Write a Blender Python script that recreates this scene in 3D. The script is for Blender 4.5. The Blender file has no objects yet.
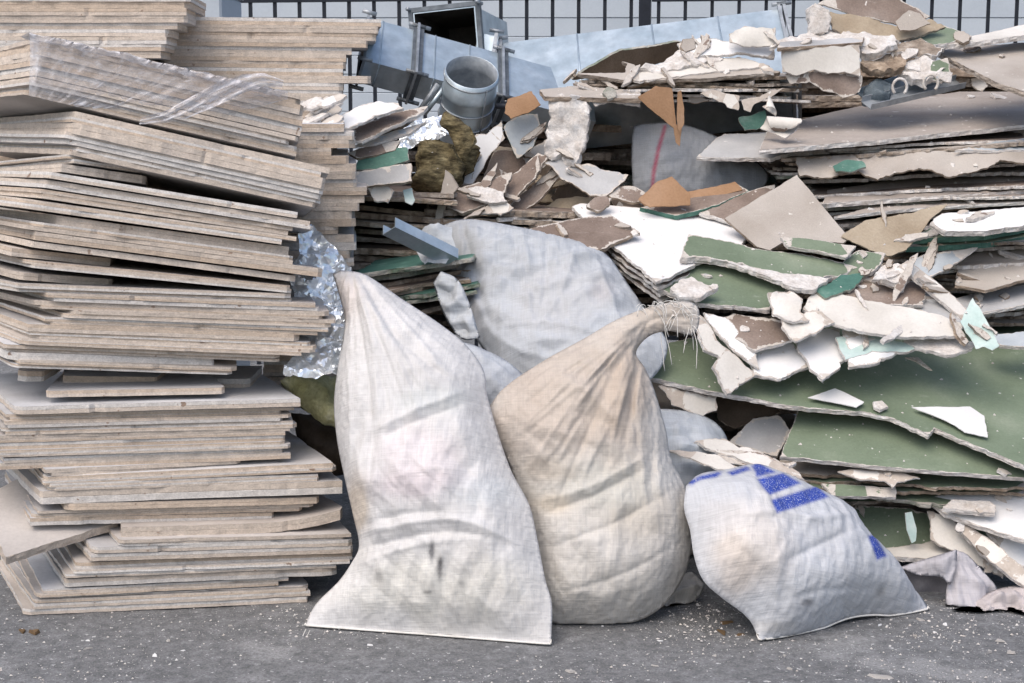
import bpy, bmesh, math, random
import numpy as np
from mathutils import Vector, Matrix
from mathutils.geometry import delaunay_2d_cdt

random.seed(7)
scene = bpy.context.scene
COL = scene.collection
R = math.radians

# ---------------------------------------------------------------- camera
F_PX, CX, CY, PITCH = 1624.0, 512.0, 341.5, R(8.7)
CAM = np.array([0.0, -3.69, 1.25])
cam_data = bpy.data.cameras.new('camera')
cam_data.sensor_width = 36.0
cam_data.lens = F_PX / 1024.0 * 36.0
cam_data.clip_start, cam_data.clip_end = 0.05, 500.0
cam = bpy.data.objects.new('camera', cam_data)
COL.objects.link(cam)
cam.location = CAM
cam.rotation_euler = (R(90) - PITCH, 0, 0)
scene.camera = cam

# ---------------------------------------------------------------- sky, sun, exposure
world = bpy.data.worlds.new('World')
scene.world = world
world.use_nodes = True
wn = world.node_tree
wn.nodes.clear()
SUN_EL, SUN_AZ = R(56), R(-150)          # azimuth from +Y towards +X: behind the camera, to the left
sky = wn.nodes.new('ShaderNodeTexSky')
sky.sky_type = 'NISHITA'
sky.sun_disc = False
sky.sun_elevation = SUN_EL
sky.sun_rotation = SUN_AZ
sky.air_density = 1.0
sky.dust_density = 3.5
sky.ozone_density = 1.0
bg = wn.nodes.new('ShaderNodeBackground')
bg.inputs['Strength'].default_value = 0.15
wo = wn.nodes.new('ShaderNodeOutputWorld')
wn.links.new(sky.outputs[0], bg.inputs['Color'])
wn.links.new(bg.outputs[0], wo.inputs['Surface'])
sun_data = bpy.data.lights.new('sun', 'SUN')
sun_data.energy = 1.3
sun_data.angle = R(60)
sun_data.color = (1.0, 0.925, 0.83)
sun = bpy.data.objects.new('sun', sun_data)
COL.objects.link(sun)
sd = Vector((math.sin(SUN_AZ) * math.cos(SUN_EL), math.cos(SUN_AZ) * math.cos(SUN_EL), math.sin(SUN_EL)))
sun.rotation_euler = sd.to_track_quat('Z', 'Y').to_euler()
sun.location = (-3, -6, 8)
scene.view_settings.view_transform = 'Standard'
scene.view_settings.look = 'None'
scene.view_settings.gamma = 1.0
scene.view_settings.exposure = 0.38
scene.view_settings.use_curve_mapping = False
scene.cycles.use_denoising = True
scene.cycles.max_bounces = 6

# ---------------------------------------------------------------- pixel helpers: a pixel gives a direction, the depth comes from what the thing rests on
FWD = np.array([0, math.cos(PITCH), -math.sin(PITCH)])
UP = np.array([0, math.sin(PITCH), math.cos(PITCH)])
RIGHT = np.array([1.0, 0, 0])
def ray(px, py):
    return FWD + RIGHT * ((px - CX) / F_PX) - UP * ((py - CY) / F_PX)
def P(px, py, Y):
    d = ray(px, py)
    return CAM + d * ((Y - CAM[1]) / d[1])
def G(px, py, z=0.0):
    d = ray(px, py)
    return CAM + d * ((z - CAM[2]) / d[2])
def on_plane(px, py, A, n):
    d = ray(px, py)
    return CAM + d * (np.dot(A - CAM, n) / np.dot(d, n))
def unit(v):
    v = np.asarray(v, float)
    return v / np.linalg.norm(v)
def to_px(p):
    q = np.asarray(p) - CAM
    z = q @ FWD
    return CX + F_PX * (q @ RIGHT) / z, CY - F_PX * (q @ UP) / z

# ---------------------------------------------------------------- numpy noise
_prm = np.random.RandomState(3).permutation(256)
_val = np.random.RandomState(4).rand(256) * 2 - 1
def vnoise(p, seed=0):
    p = np.atleast_2d(np.asarray(p, float)) + seed * 17.31
    i = np.floor(p).astype(int); f = p - i
    f = f * f * (3 - 2 * f)
    def h(a, b, c): return _val[_prm[(_prm[(_prm[a & 255] + b) & 255] + c) & 255]]
    r = 0
    for dx in (0, 1):
        for dy in (0, 1):
            for dz in (0, 1):
                w = (f[:, 0] if dx else 1 - f[:, 0]) * (f[:, 1] if dy else 1 - f[:, 1]) * (f[:, 2] if dz else 1 - f[:, 2])
                r = r + w * h(i[:, 0] + dx, i[:, 1] + dy, i[:, 2] + dz)
    return r
def fbm(p, seed=0, octaves=3):
    p = np.atleast_2d(np.asarray(p, float))
    r, a = 0, 1.0
    for k in range(octaves):
        r = r + a * vnoise(p * 2 ** k, seed + 5 * k); a *= 0.5
    return r
def n1(x, seed):
    x = np.atleast_1d(np.asarray(x, float))
    return fbm(np.stack([x, np.full_like(x, seed * 3.7), np.full_like(x, 0.37)], 1), seed, 3)

# ---------------------------------------------------------------- materials
MATS = {}
def new_mat(name):
    m = bpy.data.materials.new(name)
    m.use_nodes = True
    t = m.node_tree
    t.nodes.clear()
    out = t.nodes.new('ShaderNodeOutputMaterial')
    b = t.nodes.new('ShaderNodeBsdfPrincipled')
    t.links.new(b.outputs[0], out.inputs[0])
    MATS[name] = m
    return m, t, b
def coords(t, scale=(1, 1, 1), rnd=True):
    tc = t.nodes.new('ShaderNodeTexCoord')
    mp = t.nodes.new('ShaderNodeMapping')
    mp.inputs['Scale'].default_value = scale
    t.links.new(tc.outputs['Object'], mp.inputs['Vector'])
    oi = t.nodes.new('ShaderNodeObjectInfo')
    if rnd:
        mu = t.nodes.new('ShaderNodeMath'); mu.operation = 'MULTIPLY'; mu.inputs[1].default_value = 91.0
        t.links.new(oi.outputs['Random'], mu.inputs[0])
        t.links.new(mu.outputs[0], mp.inputs['Location'])
    return mp.outputs[0], oi
def noise(t, vec, scale, detail=4, rough=0.55):
    n = t.nodes.new('ShaderNodeTexNoise')
    n.inputs['Scale'].default_value = scale
    n.inputs['Detail'].default_value = detail
    n.inputs['Roughness'].default_value = rough
    t.links.new(vec, n.inputs['Vector'])
    return n.outputs['Fac']
def ramp(t, fac, stops):
    r = t.nodes.new('ShaderNodeValToRGB')
    e = r.color_ramp.elements
    while len(e) < len(stops): e.new(0.5)
    for k, (p, c) in enumerate(stops):
        e[k].position = p
        e[k].color = (c[0], c[1], c[2], 1)
    t.links.new(fac, r.inputs[0])
    return r.outputs[0]
def mix(t, fac, a, b, mode='MIX'):
    m = t.nodes.new('ShaderNodeMix')
    m.data_type = 'RGBA'; m.blend_type = mode
    for s, v in ((0, fac), (6, a), (7, b)):
        if hasattr(v, 'is_linked') or hasattr(v, 'links'): t.links.new(v, m.inputs[s])
        elif s == 0: m.inputs[0].default_value = v
        else: m.inputs[s].default_value = (v[0], v[1], v[2], 1)
    return m.outputs[2]
def bump(t, b, fac, strength, dist=0.004):
    n = t.nodes.new('ShaderNodeBump')
    n.inputs['Strength'].default_value = strength
    n.inputs['Distance'].default_value = dist
    t.links.new(fac, n.inputs['Height'])
    t.links.new(n.outputs[0], b.inputs['Normal'])
def g(v): return (v, v, v)
def surf(name, c0, c1, c2=None, scale=8, stretch=(1, 1, 1), rough=0.85, fine=260, fine_amt=0.25, bstr=0.35, spots=None, tint=None, metal=0.0, dust=None, torn=None, scuff=None):
    m, t, b = new_mat(name)
    v, oi = coords(t, stretch)
    base = ramp(t, noise(t, v, scale, 5), [(0.34, c0), (0.55, c1), (0.72, c2 or c1)])
    if tint:
        base = mix(t, 1.0, base, ramp(t, oi.outputs['Random'], tint), 'MULTIPLY')
    if dust:
        base = mix(t, ramp(t, noise(t, v, dust[1], 6, 0.7), [(dust[2], g(0)), (dust[2] + 0.1, g(1))]), base, dust[0])
    if scuff:
        sv, _ = coords(t, (stretch[0] * 1.0, stretch[1] * 4.5, stretch[2]))
        base = mix(t, ramp(t, noise(t, sv, 16, 8, 0.75), [(0.60, g(0)), (0.74, g(0.7))]), base, scuff)
    if torn:
        at_ = t.nodes.new('ShaderNodeAttribute'); at_.attribute_name = 'rim'
        wob = t.nodes.new('ShaderNodeMath'); wob.operation = 'MULTIPLY_ADD'; wob.inputs[1].default_value = torn[1] * 4.5; wob.inputs[2].default_value = -torn[1] * 1.85
        t.links.new(noise(t, v, 34, 5, 0.7), wob.inputs[0])
        mr_ = t.nodes.new('ShaderNodeMath'); mr_.operation = 'MULTIPLY'; t.links.new(oi.outputs['Random'], mr_.inputs[1]); t.links.new(wob.outputs[0], mr_.inputs[0]); wob = mr_
        sb_ = t.nodes.new('ShaderNodeMath'); sb_.operation = 'LESS_THAN'
        t.links.new(at_.outputs['Fac'], sb_.inputs[0]); t.links.new(wob.outputs[0], sb_.inputs[1])
        base = mix(t, sb_.outputs[0], base, mix(t, noise(t, v, 60, 3), torn[0], (torn[0][0] * .62, torn[0][1] * .58, torn[0][2] * .54)))
    fn = noise(t, v, fine, 3, 0.6)
    base = mix(t, fine_amt, base, ramp(t, fn, [(0.3, g(0.25)), (0.7, g(1.0))]), 'MULTIPLY')
    if spots:
        base = mix(t, ramp(t, noise(t, v, spots[1], 2), [(spots[2], g(0)), (spots[2] + 0.04, g(1))]), base, spots[0])
    t.links.new(base, b.inputs['Base Color'])
    b.inputs['Roughness'].default_value = rough
    b.inputs['Metallic'].default_value = metal
    b.inputs['Specular IOR Level'].default_value = 0.25
    if bstr: bump(t, b, fn, bstr)
    return m
PT = [(0.0, (0.80, 0.76, 0.72)), (0.2, (1.05, 0.95, 0.86)), (0.4, (0.92, 0.92, 0.93)), (0.6, (1.20, 1.20, 1.21)), (0.8, (1.05, 0.94, 0.83)), (1.0, (0.88, 0.86, 0.85))]
TORN = (0.72, 0.68, 0.63)
for nm_, k_ in (('panel_edge', (0.645, 0.57, 0.495)), ('panel_edge_pale', (0.71, 0.685, 0.655)), ('panel_edge_tan', (0.60, 0.50, 0.405))):
    surf(nm_, tuple(v * .86 for v in k_), k_, tuple(min(.8, v * 1.10) for v in k_), scale=48, stretch=(1, 1, 1.2), fine=210, fine_amt=0.36, bstr=0.35, tint=[(0.0, (0.90, 0.88, 0.86)), (0.5, (1.02, 1.0, 0.98)), (1.0, (1.10, 1.09, 1.08))], spots=((0.30, 0.22, 0.17), 38, 0.70))
surf('panel_face', (0.45, 0.445, 0.445), (0.56, 0.56, 0.565), (0.64, 0.64, 0.645), scale=5, fine=120, fine_amt=0.15, bstr=0.15, tint=PT, rough=0.8)
surf('green_paper', (0.155, 0.20, 0.135), (0.20, 0.25, 0.175), (0.265, 0.31, 0.23), scale=5, fine=150, fine_amt=0.2, bstr=0.15, rough=0.6, dust=((0.34, 0.38, 0.31), 9, 0.64), spots=((0.62, 0.62, 0.58), 50, 0.73), torn=(TORN, .006), scuff=(0.40, 0.44, 0.37))
surf('teal_paper', (0.06, 0.15, 0.12), (0.10, 0.22, 0.175), (0.30, 0.42, 0.36), scale=9, fine=150, fine_amt=0.25, bstr=0.2, rough=0.6, scuff=(0.4, 0.5, 0.46))
surf('pale_teal', (0.42, 0.56, 0.53), (0.52, 0.64, 0.61), (0.66, 0.72, 0.70), scale=14, fine=150, fine_amt=0.12, bstr=0.2, rough=0.5, scuff=(0.75, 0.77, 0.75))
surf('white_paper', (0.70, 0.70, 0.70), (0.78, 0.78, 0.78), (0.82, 0.82, 0.81), scale=5, fine=140, fine_amt=0.06, bstr=0.1, rough=0.75, torn=((0.70, 0.66, 0.61), .008))
surf('white_plain', (0.70, 0.70, 0.70), (0.78, 0.78, 0.78), (0.82, 0.82, 0.81), scale=5, fine=140, fine_amt=0.06, bstr=0.1, rough=0.75)
surf('cream_paper', (0.60, 0.57, 0.52), (0.70, 0.67, 0.62), (0.78, 0.75, 0.70), scale=7, fine=150, fine_amt=0.12, bstr=0.2, torn=((0.62, 0.56, 0.50), .006), scuff=(0.56, 0.52, 0.47))
surf('grey_paper', (0.36, 0.36, 0.36), (0.46, 0.46, 0.46), (0.53, 0.53, 0.53), scale=6, fine=160, fine_amt=0.12, bstr=0.2, spots=((0.7, 0.68, 0.66), 50, 0.72), torn=(TORN, .010), scuff=(0.6, 0.59, 0.57))
surf('bluegrey_paper', (0.34, 0.38, 0.41), (0.45, 0.49, 0.52), (0.55, 0.58, 0.60), scale=6, fine=160, fine_amt=0.12, bstr=0.2, torn=(TORN, .010))
surf('beige_paper', (0.40, 0.355, 0.31), (0.48, 0.435, 0.39), (0.53, 0.49, 0.44), scale=5, fine=300, fine_amt=0.2, bstr=0.25, spots=((0.66, 0.63, 0.58), 48, 0.72), scuff=(0.60, 0.57, 0.53))
surf('brown_paper', (0.19, 0.145, 0.12), (0.28, 0.22, 0.185), (0.36, 0.30, 0.26), scale=7, fine=180, fine_amt=0.3, bstr=0.3, spots=((0.62, 0.58, 0.54), 42, 0.70), torn=(TORN, .014), scuff=(0.46, 0.41, 0.37))
surf('dusty_paper', (0.34, 0.295, 0.26), (0.44, 0.39, 0.35), (0.52, 0.475, 0.435), scale=5, stretch=(0.6, 1, 1), fine=170, fine_amt=0.25, bstr=0.25, spots=((0.68, 0.65, 0.62), 40, 0.70), scuff=(0.56, 0.52, 0.48))
surf('tan_paper', (0.33, 0.265, 0.19), (0.43, 0.36, 0.27), (0.50, 0.43, 0.34), scale=5, fine=160, fine_amt=0.2, bstr=0.25, scuff=(0.5, 0.45, 0.38))
surf('cardboard', (0.30, 0.175, 0.095), (0.38, 0.23, 0.135), (0.44, 0.29, 0.19), scale=5, fine=160, fine_amt=0.2, bstr=0.2)
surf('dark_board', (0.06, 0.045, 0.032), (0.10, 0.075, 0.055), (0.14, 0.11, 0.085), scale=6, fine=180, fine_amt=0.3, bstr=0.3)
surf('gypsum', (0.58, 0.53, 0.485), (0.74, 0.705, 0.67), (0.80, 0.785, 0.765), scale=26, fine=130, fine_amt=0.35, bstr=0.8)
surf('gypsum_dirty', (0.24, 0.20, 0.165), (0.42, 0.365, 0.31), (0.58, 0.53, 0.47), scale=24, stretch=(1, 1, 2.5), fine=150, fine_amt=0.4, bstr=0.8, tint=PT)
surf('gypsum_green', (0.16, 0.22, 0.16), (0.45, 0.43, 0.38), (0.62, 0.60, 0.55), scale=15, stretch=(1, 1, 2.5), fine=150, fine_amt=0.35, bstr=0.8)
surf('wool', (0.07, 0.055, 0.03), (0.24, 0.195, 0.105), (0.42, 0.36, 0.21), scale=24, stretch=(1, 1, 3), fine=75, fine_amt=0.75, bstr=1.0, rough=0.95)
surf('wool_pale', (0.38, 0.36, 0.17), (0.56, 0.54, 0.30), (0.70, 0.69, 0.52), scale=14, fine=110, fine_amt=0.4, bstr=1.0, rough=0.95)
surf('steel', (0.44, 0.53, 0.59), (0.56, 0.65, 0.71), (0.68, 0.76, 0.81), scale=12, fine=30, fine_amt=0.22, bstr=0.04, rough=0.36, metal=0.6)
surf('steel_flange', (0.30, 0.33, 0.36), (0.40, 0.43, 0.46), (0.5, 0.53, 0.56), scale=20, fine=60, fine_amt=0.3, bstr=0.1, rough=0.5, metal=0.5)
surf('steel_dark', (0.10, 0.115, 0.13), (0.16, 0.18, 0.20), (0.22, 0.245, 0.27), scale=20, fine=60, fine_amt=0.3, bstr=0.1, rough=0.5, metal=0.4)
surf('steel_inside_shade', (0.07, 0.065, 0.06), (0.11, 0.10, 0.09), (0.16, 0.145, 0.13), scale=8, fine=60, fine_amt=0.3, bstr=0.1, rough=0.6, metal=0.3)  # darkened copy of steel: shade of duct interiors put into the colour
surf('foil', (0.82, 0.87, 0.92), (0.92, 0.95, 0.97), scale=12, fine=60, fine_amt=0.06, bstr=0.15, rough=0.18, metal=0.6)
surf('cloth_grey', (0.40, 0.43, 0.46), (0.50, 0.53, 0.56), (0.56, 0.58, 0.60), scale=9, fine=170, fine_amt=0.2, bstr=0.25, rough=0.7)
surf('cloth_lilac', (0.44, 0.42, 0.45), (0.54, 0.52, 0.55), (0.60, 0.58, 0.60), scale=9, fine=170, fine_amt=0.2, bstr=0.25, rough=0.7)
surf('cloth_pink', (0.48, 0.43, 0.43), (0.58, 0.53, 0.53), (0.63, 0.59, 0.58), scale=9, fine=170, fine_amt=0.2, bstr=0.25, rough=0.7)
surf('cloth_hollow_shade', (0.10, 0.10, 0.115), (0.15, 0.15, 0.17), (0.2, 0.2, 0.22), scale=9, fine=170, fine_amt=0.2, bstr=0.25, rough=0.8)  # near-black cloth that carries the shade inside the torn bag
surf('fence_paint', (0.012, 0.015, 0.022), (0.018, 0.022, 0.032), scale=20, fine=200, fine_amt=0.2, bstr=0.1, rough=0.5)
surf('cladding', (0.46, 0.51, 0.56), (0.50, 0.55, 0.60), (0.53, 0.58, 0.62), scale=2, fine=80, fine_amt=0.08, bstr=0.05, rough=0.55)
surf('thread', (0.66, 0.64, 0.60), (0.78, 0.76, 0.72), scale=30, fine=200, fine_amt=0.1, bstr=0)
surf('asphalt', (0.17, 0.174, 0.180), (0.235, 0.24, 0.247), (0.30, 0.307, 0.315), scale=42, fine=170, fine_amt=0.6, bstr=1.0, rough=0.9, spots=((0.52, 0.52, 0.52), 75, 0.675), dust=((0.34, 0.345, 0.35), 3.2, 0.56))
surf('dry_leaf', (0.12, 0.075, 0.04), (0.20, 0.13, 0.07), scale=30, fine=200, fine_amt=0.3, bstr=0.3)

# cloth whose colour (dye, print, dirt) comes with the mesh; the weave is procedural
m, t, b = new_mat('woven')
at = t.nodes.new('ShaderNodeAttribute'); at.attribute_name = 'dye'
tc = t.nodes.new('ShaderNodeTexCoord')
def uvmap(sx, sy):
    mp = t.nodes.new('ShaderNodeMapping'); mp.inputs['Scale'].default_value = (sx, sy, 1)
    t.links.new(tc.outputs['UV'], mp.inputs['Vector']); return mp.outputs[0]
wa = noise(t, uvmap(280, 14), 1.0, 3, 0.6)
wb = noise(t, uvmap(14, 280), 1.0, 3, 0.6)
ad = t.nodes.new('ShaderNodeMath'); ad.operation = 'MULTIPLY_ADD'; ad.inputs[1].default_value = 0.5
hb_ = t.nodes.new('ShaderNodeMath'); hb_.operation = 'MULTIPLY'; hb_.inputs[1].default_value = 0.5; t.links.new(wb, hb_.inputs[0])
t.links.new(wa, ad.inputs[0]); t.links.new(hb_.outputs[0], ad.inputs[2])
wv = ramp(t, ad.outputs[0], [(0.40, g(0.0)), (0.60, g(1.0))])
dirt = noise(t, uvmap(9, 9), 1.0, 5, 0.65)
col = mix(t, 1.0, at.outputs['Color'], ramp(t, wv, [(0.0, g(0.92)), (1.0, g(1.05))]), 'MULTIPLY')
col = mix(t, 1.0, col, ramp(t, dirt, [(0.3, (0.86, 0.85, 0.84)), (0.62, g(1.0))]), 'MULTIPLY')
t.links.new(col, b.inputs['Base Color'])
b.inputs['Roughness'].default_value = 0.62
b.inputs['Specular IOR Level'].default_value = 0.3
# printed ink sits on the threads only
sc_ = t.nodes.new('ShaderNodeSeparateColor'); t.links.new(at.outputs['Color'], sc_.inputs[0])
ink = t.nodes.new('ShaderNodeMath'); ink.operation = 'SUBTRACT'; t.links.new(sc_.outputs[2], ink.inputs[0]); t.links.new(sc_.outputs[0], ink.inputs[1])
spk = ramp(t, noise(t, uvmap(330, 330), 1.0, 1, 0.5), [(0.56, g(0)), (0.66, g(1.8))])
ml_ = t.nodes.new('ShaderNodeMath'); ml_.operation = 'MULTIPLY'; ml_.use_clamp = True
t.links.new(ink.outputs[0], ml_.inputs[0]); t.links.new(spk, ml_.inputs[1])
t.links.new(mix(t, ml_.outputs[0], col, (0.6, 0.63, 0.7)), b.inputs['Base Color'])
# small creases
def crumple_tex(sx, sy):
    dn = t.nodes.new('ShaderNodeTexNoise'); dn.inputs['Scale'].default_value = 14; dn.inputs['Detail'].default_value = 2
    t.links.new(tc.outputs['UV'], dn.inputs['Vector'])
    mx_ = t.nodes.new('ShaderNodeVectorMath'); mx_.operation = 'MULTIPLY_ADD'; mx_.inputs[1].default_value = (.06, .06, 0)
    t.links.new(dn.outputs['Color'], mx_.inputs[0]); t.links.new(tc.outputs['UV'], mx_.inputs[2])
    mp_ = t.nodes.new('ShaderNodeMapping'); mp_.inputs['Scale'].default_value = (sx, sy, 1); t.links.new(mx_.outputs[0], mp_.inputs['Vector'])
    vo = t.nodes.new('ShaderNodeTexVoronoi'); vo.inputs['Scale'].default_value = 1.0; t.links.new(mp_.outputs[0], vo.inputs['Vector'])
    return vo.outputs['Distance']
cr = t.nodes.new('ShaderNodeMath'); cr.operation = 'MULTIPLY_ADD'; cr.inputs[1].default_value = 0.45
t.links.new(crumple_tex(48, 34), cr.inputs[0]); t.links.new(crumple_tex(21, 14), cr.inputs[2])
b1 = t.nodes.new('ShaderNodeBump'); b1.inputs['Strength'].default_value = 0.30; b1.inputs['Distance'].default_value = 0.010
t.links.new(cr.outputs[0], b1.inputs['Height'])
b2 = t.nodes.new('ShaderNodeBump'); b2.inputs['Strength'].default_value = 0.3; b2.inputs['Distance'].default_value = 0.002
t.links.new(wv, b2.inputs['Height']); t.links.new(b1.outputs[0], b2.inputs['Normal']); t.links.new(b2.outputs[0], b.inputs['Normal'])

# clear stretch film: mostly see-through, whitish where it bunches
m = bpy.data.materials.new('film'); m.use_nodes = True; MATS['film'] = m
t = m.node_tree; t.nodes.clear()
out = t.nodes.new('ShaderNodeOutputMaterial')
at = t.nodes.new('ShaderNodeAttribute'); at.attribute_name = 'dye'
sep = t.nodes.new('ShaderNodeSeparateColor'); t.links.new(at.outputs['Color'], sep.inputs[0])
tc = t.nodes.new('ShaderNodeTexCoord')
mp = t.nodes.new('ShaderNodeMapping'); mp.inputs['Scale'].default_value = (22, 60, 1)
t.links.new(tc.outputs['UV'], mp.inputs['Vector'])
nz = noise(t, mp.outputs[0], 1.0, 4, 0.6)
mu = t.nodes.new('ShaderNodeMath'); mu.operation = 'MULTIPLY'
t.links.new(ramp(t, nz, [(0.35, g(0.35)), (0.72, g(1.5))]), mu.inputs[0]); t.links.new(sep.outputs[0], mu.inputs[1]); mu.use_clamp = True
b = t.nodes.new('ShaderNodeBsdfPrincipled')
b.inputs['Base Color'].default_value = (0.80, 0.79, 0.82, 1); b.inputs['Roughness'].default_value = 0.14
tr = t.nodes.new('ShaderNodeBsdfTransparent'); tr.inputs[0].default_value = (0.95, 0.95, 0.96, 1)
ms = t.nodes.new('ShaderNodeMixShader')
t.links.new(mu.outputs[0], ms.inputs[0]); t.links.new(tr.outputs[0], ms.inputs[1]); t.links.new(b.outputs[0], ms.inputs[2])
t.links.new(ms.outputs[0], out.inputs[0])

# ---------------------------------------------------------------- object helpers
def tag(o, label=None, cat=None, group=None, kind=None):
    if label: o['label'] = label
    if cat: o['category'] = cat
    if group: o['group'] = group
    if kind: o['kind'] = kind
    return o
def link_mesh(name, V, Fc, mats, fm=None, smooth=None, parent=None, origin=None, uv=None, dye=None):
    V = np.asarray(V, float)
    if origin is None: origin = np.array([V[:, 0].mean(), V[:, 1].mean(), V[:, 2].min()])
    me = bpy.data.meshes.new(name)
    me.from_pydata((V - origin).tolist(), [], [list(map(int, f)) for f in Fc])
    for m in mats: me.materials.append(MATS[m])
    if fm is not None: me.polygons.foreach_set('material_index', np.asarray(fm, np.int32))
    if smooth is not None:
        me.polygons.foreach_set('use_smooth', np.asarray(smooth, bool) if not isinstance(smooth, bool) else np.full(len(Fc), smooth))
    if uv is not None:
        lay = me.uv_layers.new(name='UVMap')
        li = np.zeros(len(me.loops), np.int32); me.loops.foreach_get('vertex_index', li)
        lay.data.foreach_set('uv', np.asarray(uv, np.float32)[li].ravel())
    if dye is not None:
        a = me.color_attributes.new('dye', 'FLOAT_COLOR', 'POINT')
        a.data.foreach_set('color', np.concatenate([dye, np.ones((len(dye), 1))], 1).astype(np.float32).ravel())
    me.update()
    o = bpy.data.objects.new(name, me)
    COL.objects.link(o)
    if parent is None: o.location = origin
    else:
        o.parent = parent
        o.location = np.asarray(origin) - np.array(parent.location)
    return o
def empty(name, loc, label, cat, group=None):
    o = bpy.data.objects.new(name, None)
    o.empty_display_size = 0.1
    COL.objects.link(o); o.location = loc
    return tag(o, label, cat, group)

def inside(pts, poly):
    x, y = pts[:, 0], pts[:, 1]
    c = np.zeros(len(pts), bool)
    q = np.roll(poly, -1, 0)
    for (x0, y0), (x1, y1) in zip(poly, q):
        if y0 == y1: continue
        m = ((y0 > y) != (y1 > y)) & (x < (x1 - x0) * (y - y0) / (y1 - y0) + x0)
        c ^= m
    return c
def dist_poly(pts, poly):
    q = np.roll(poly, -1, 0)
    best = np.full(len(pts), 1e9)
    for a, b_ in zip(poly, q):
        ab = b_ - a
        tt = np.clip(((pts - a) @ ab) / max(ab @ ab, 1e-12), 0, 1)
        d = pts - a - tt[:, None] * ab
        best = np.minimum(best, (d * d).sum(1))
    return np.sqrt(best)

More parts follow.
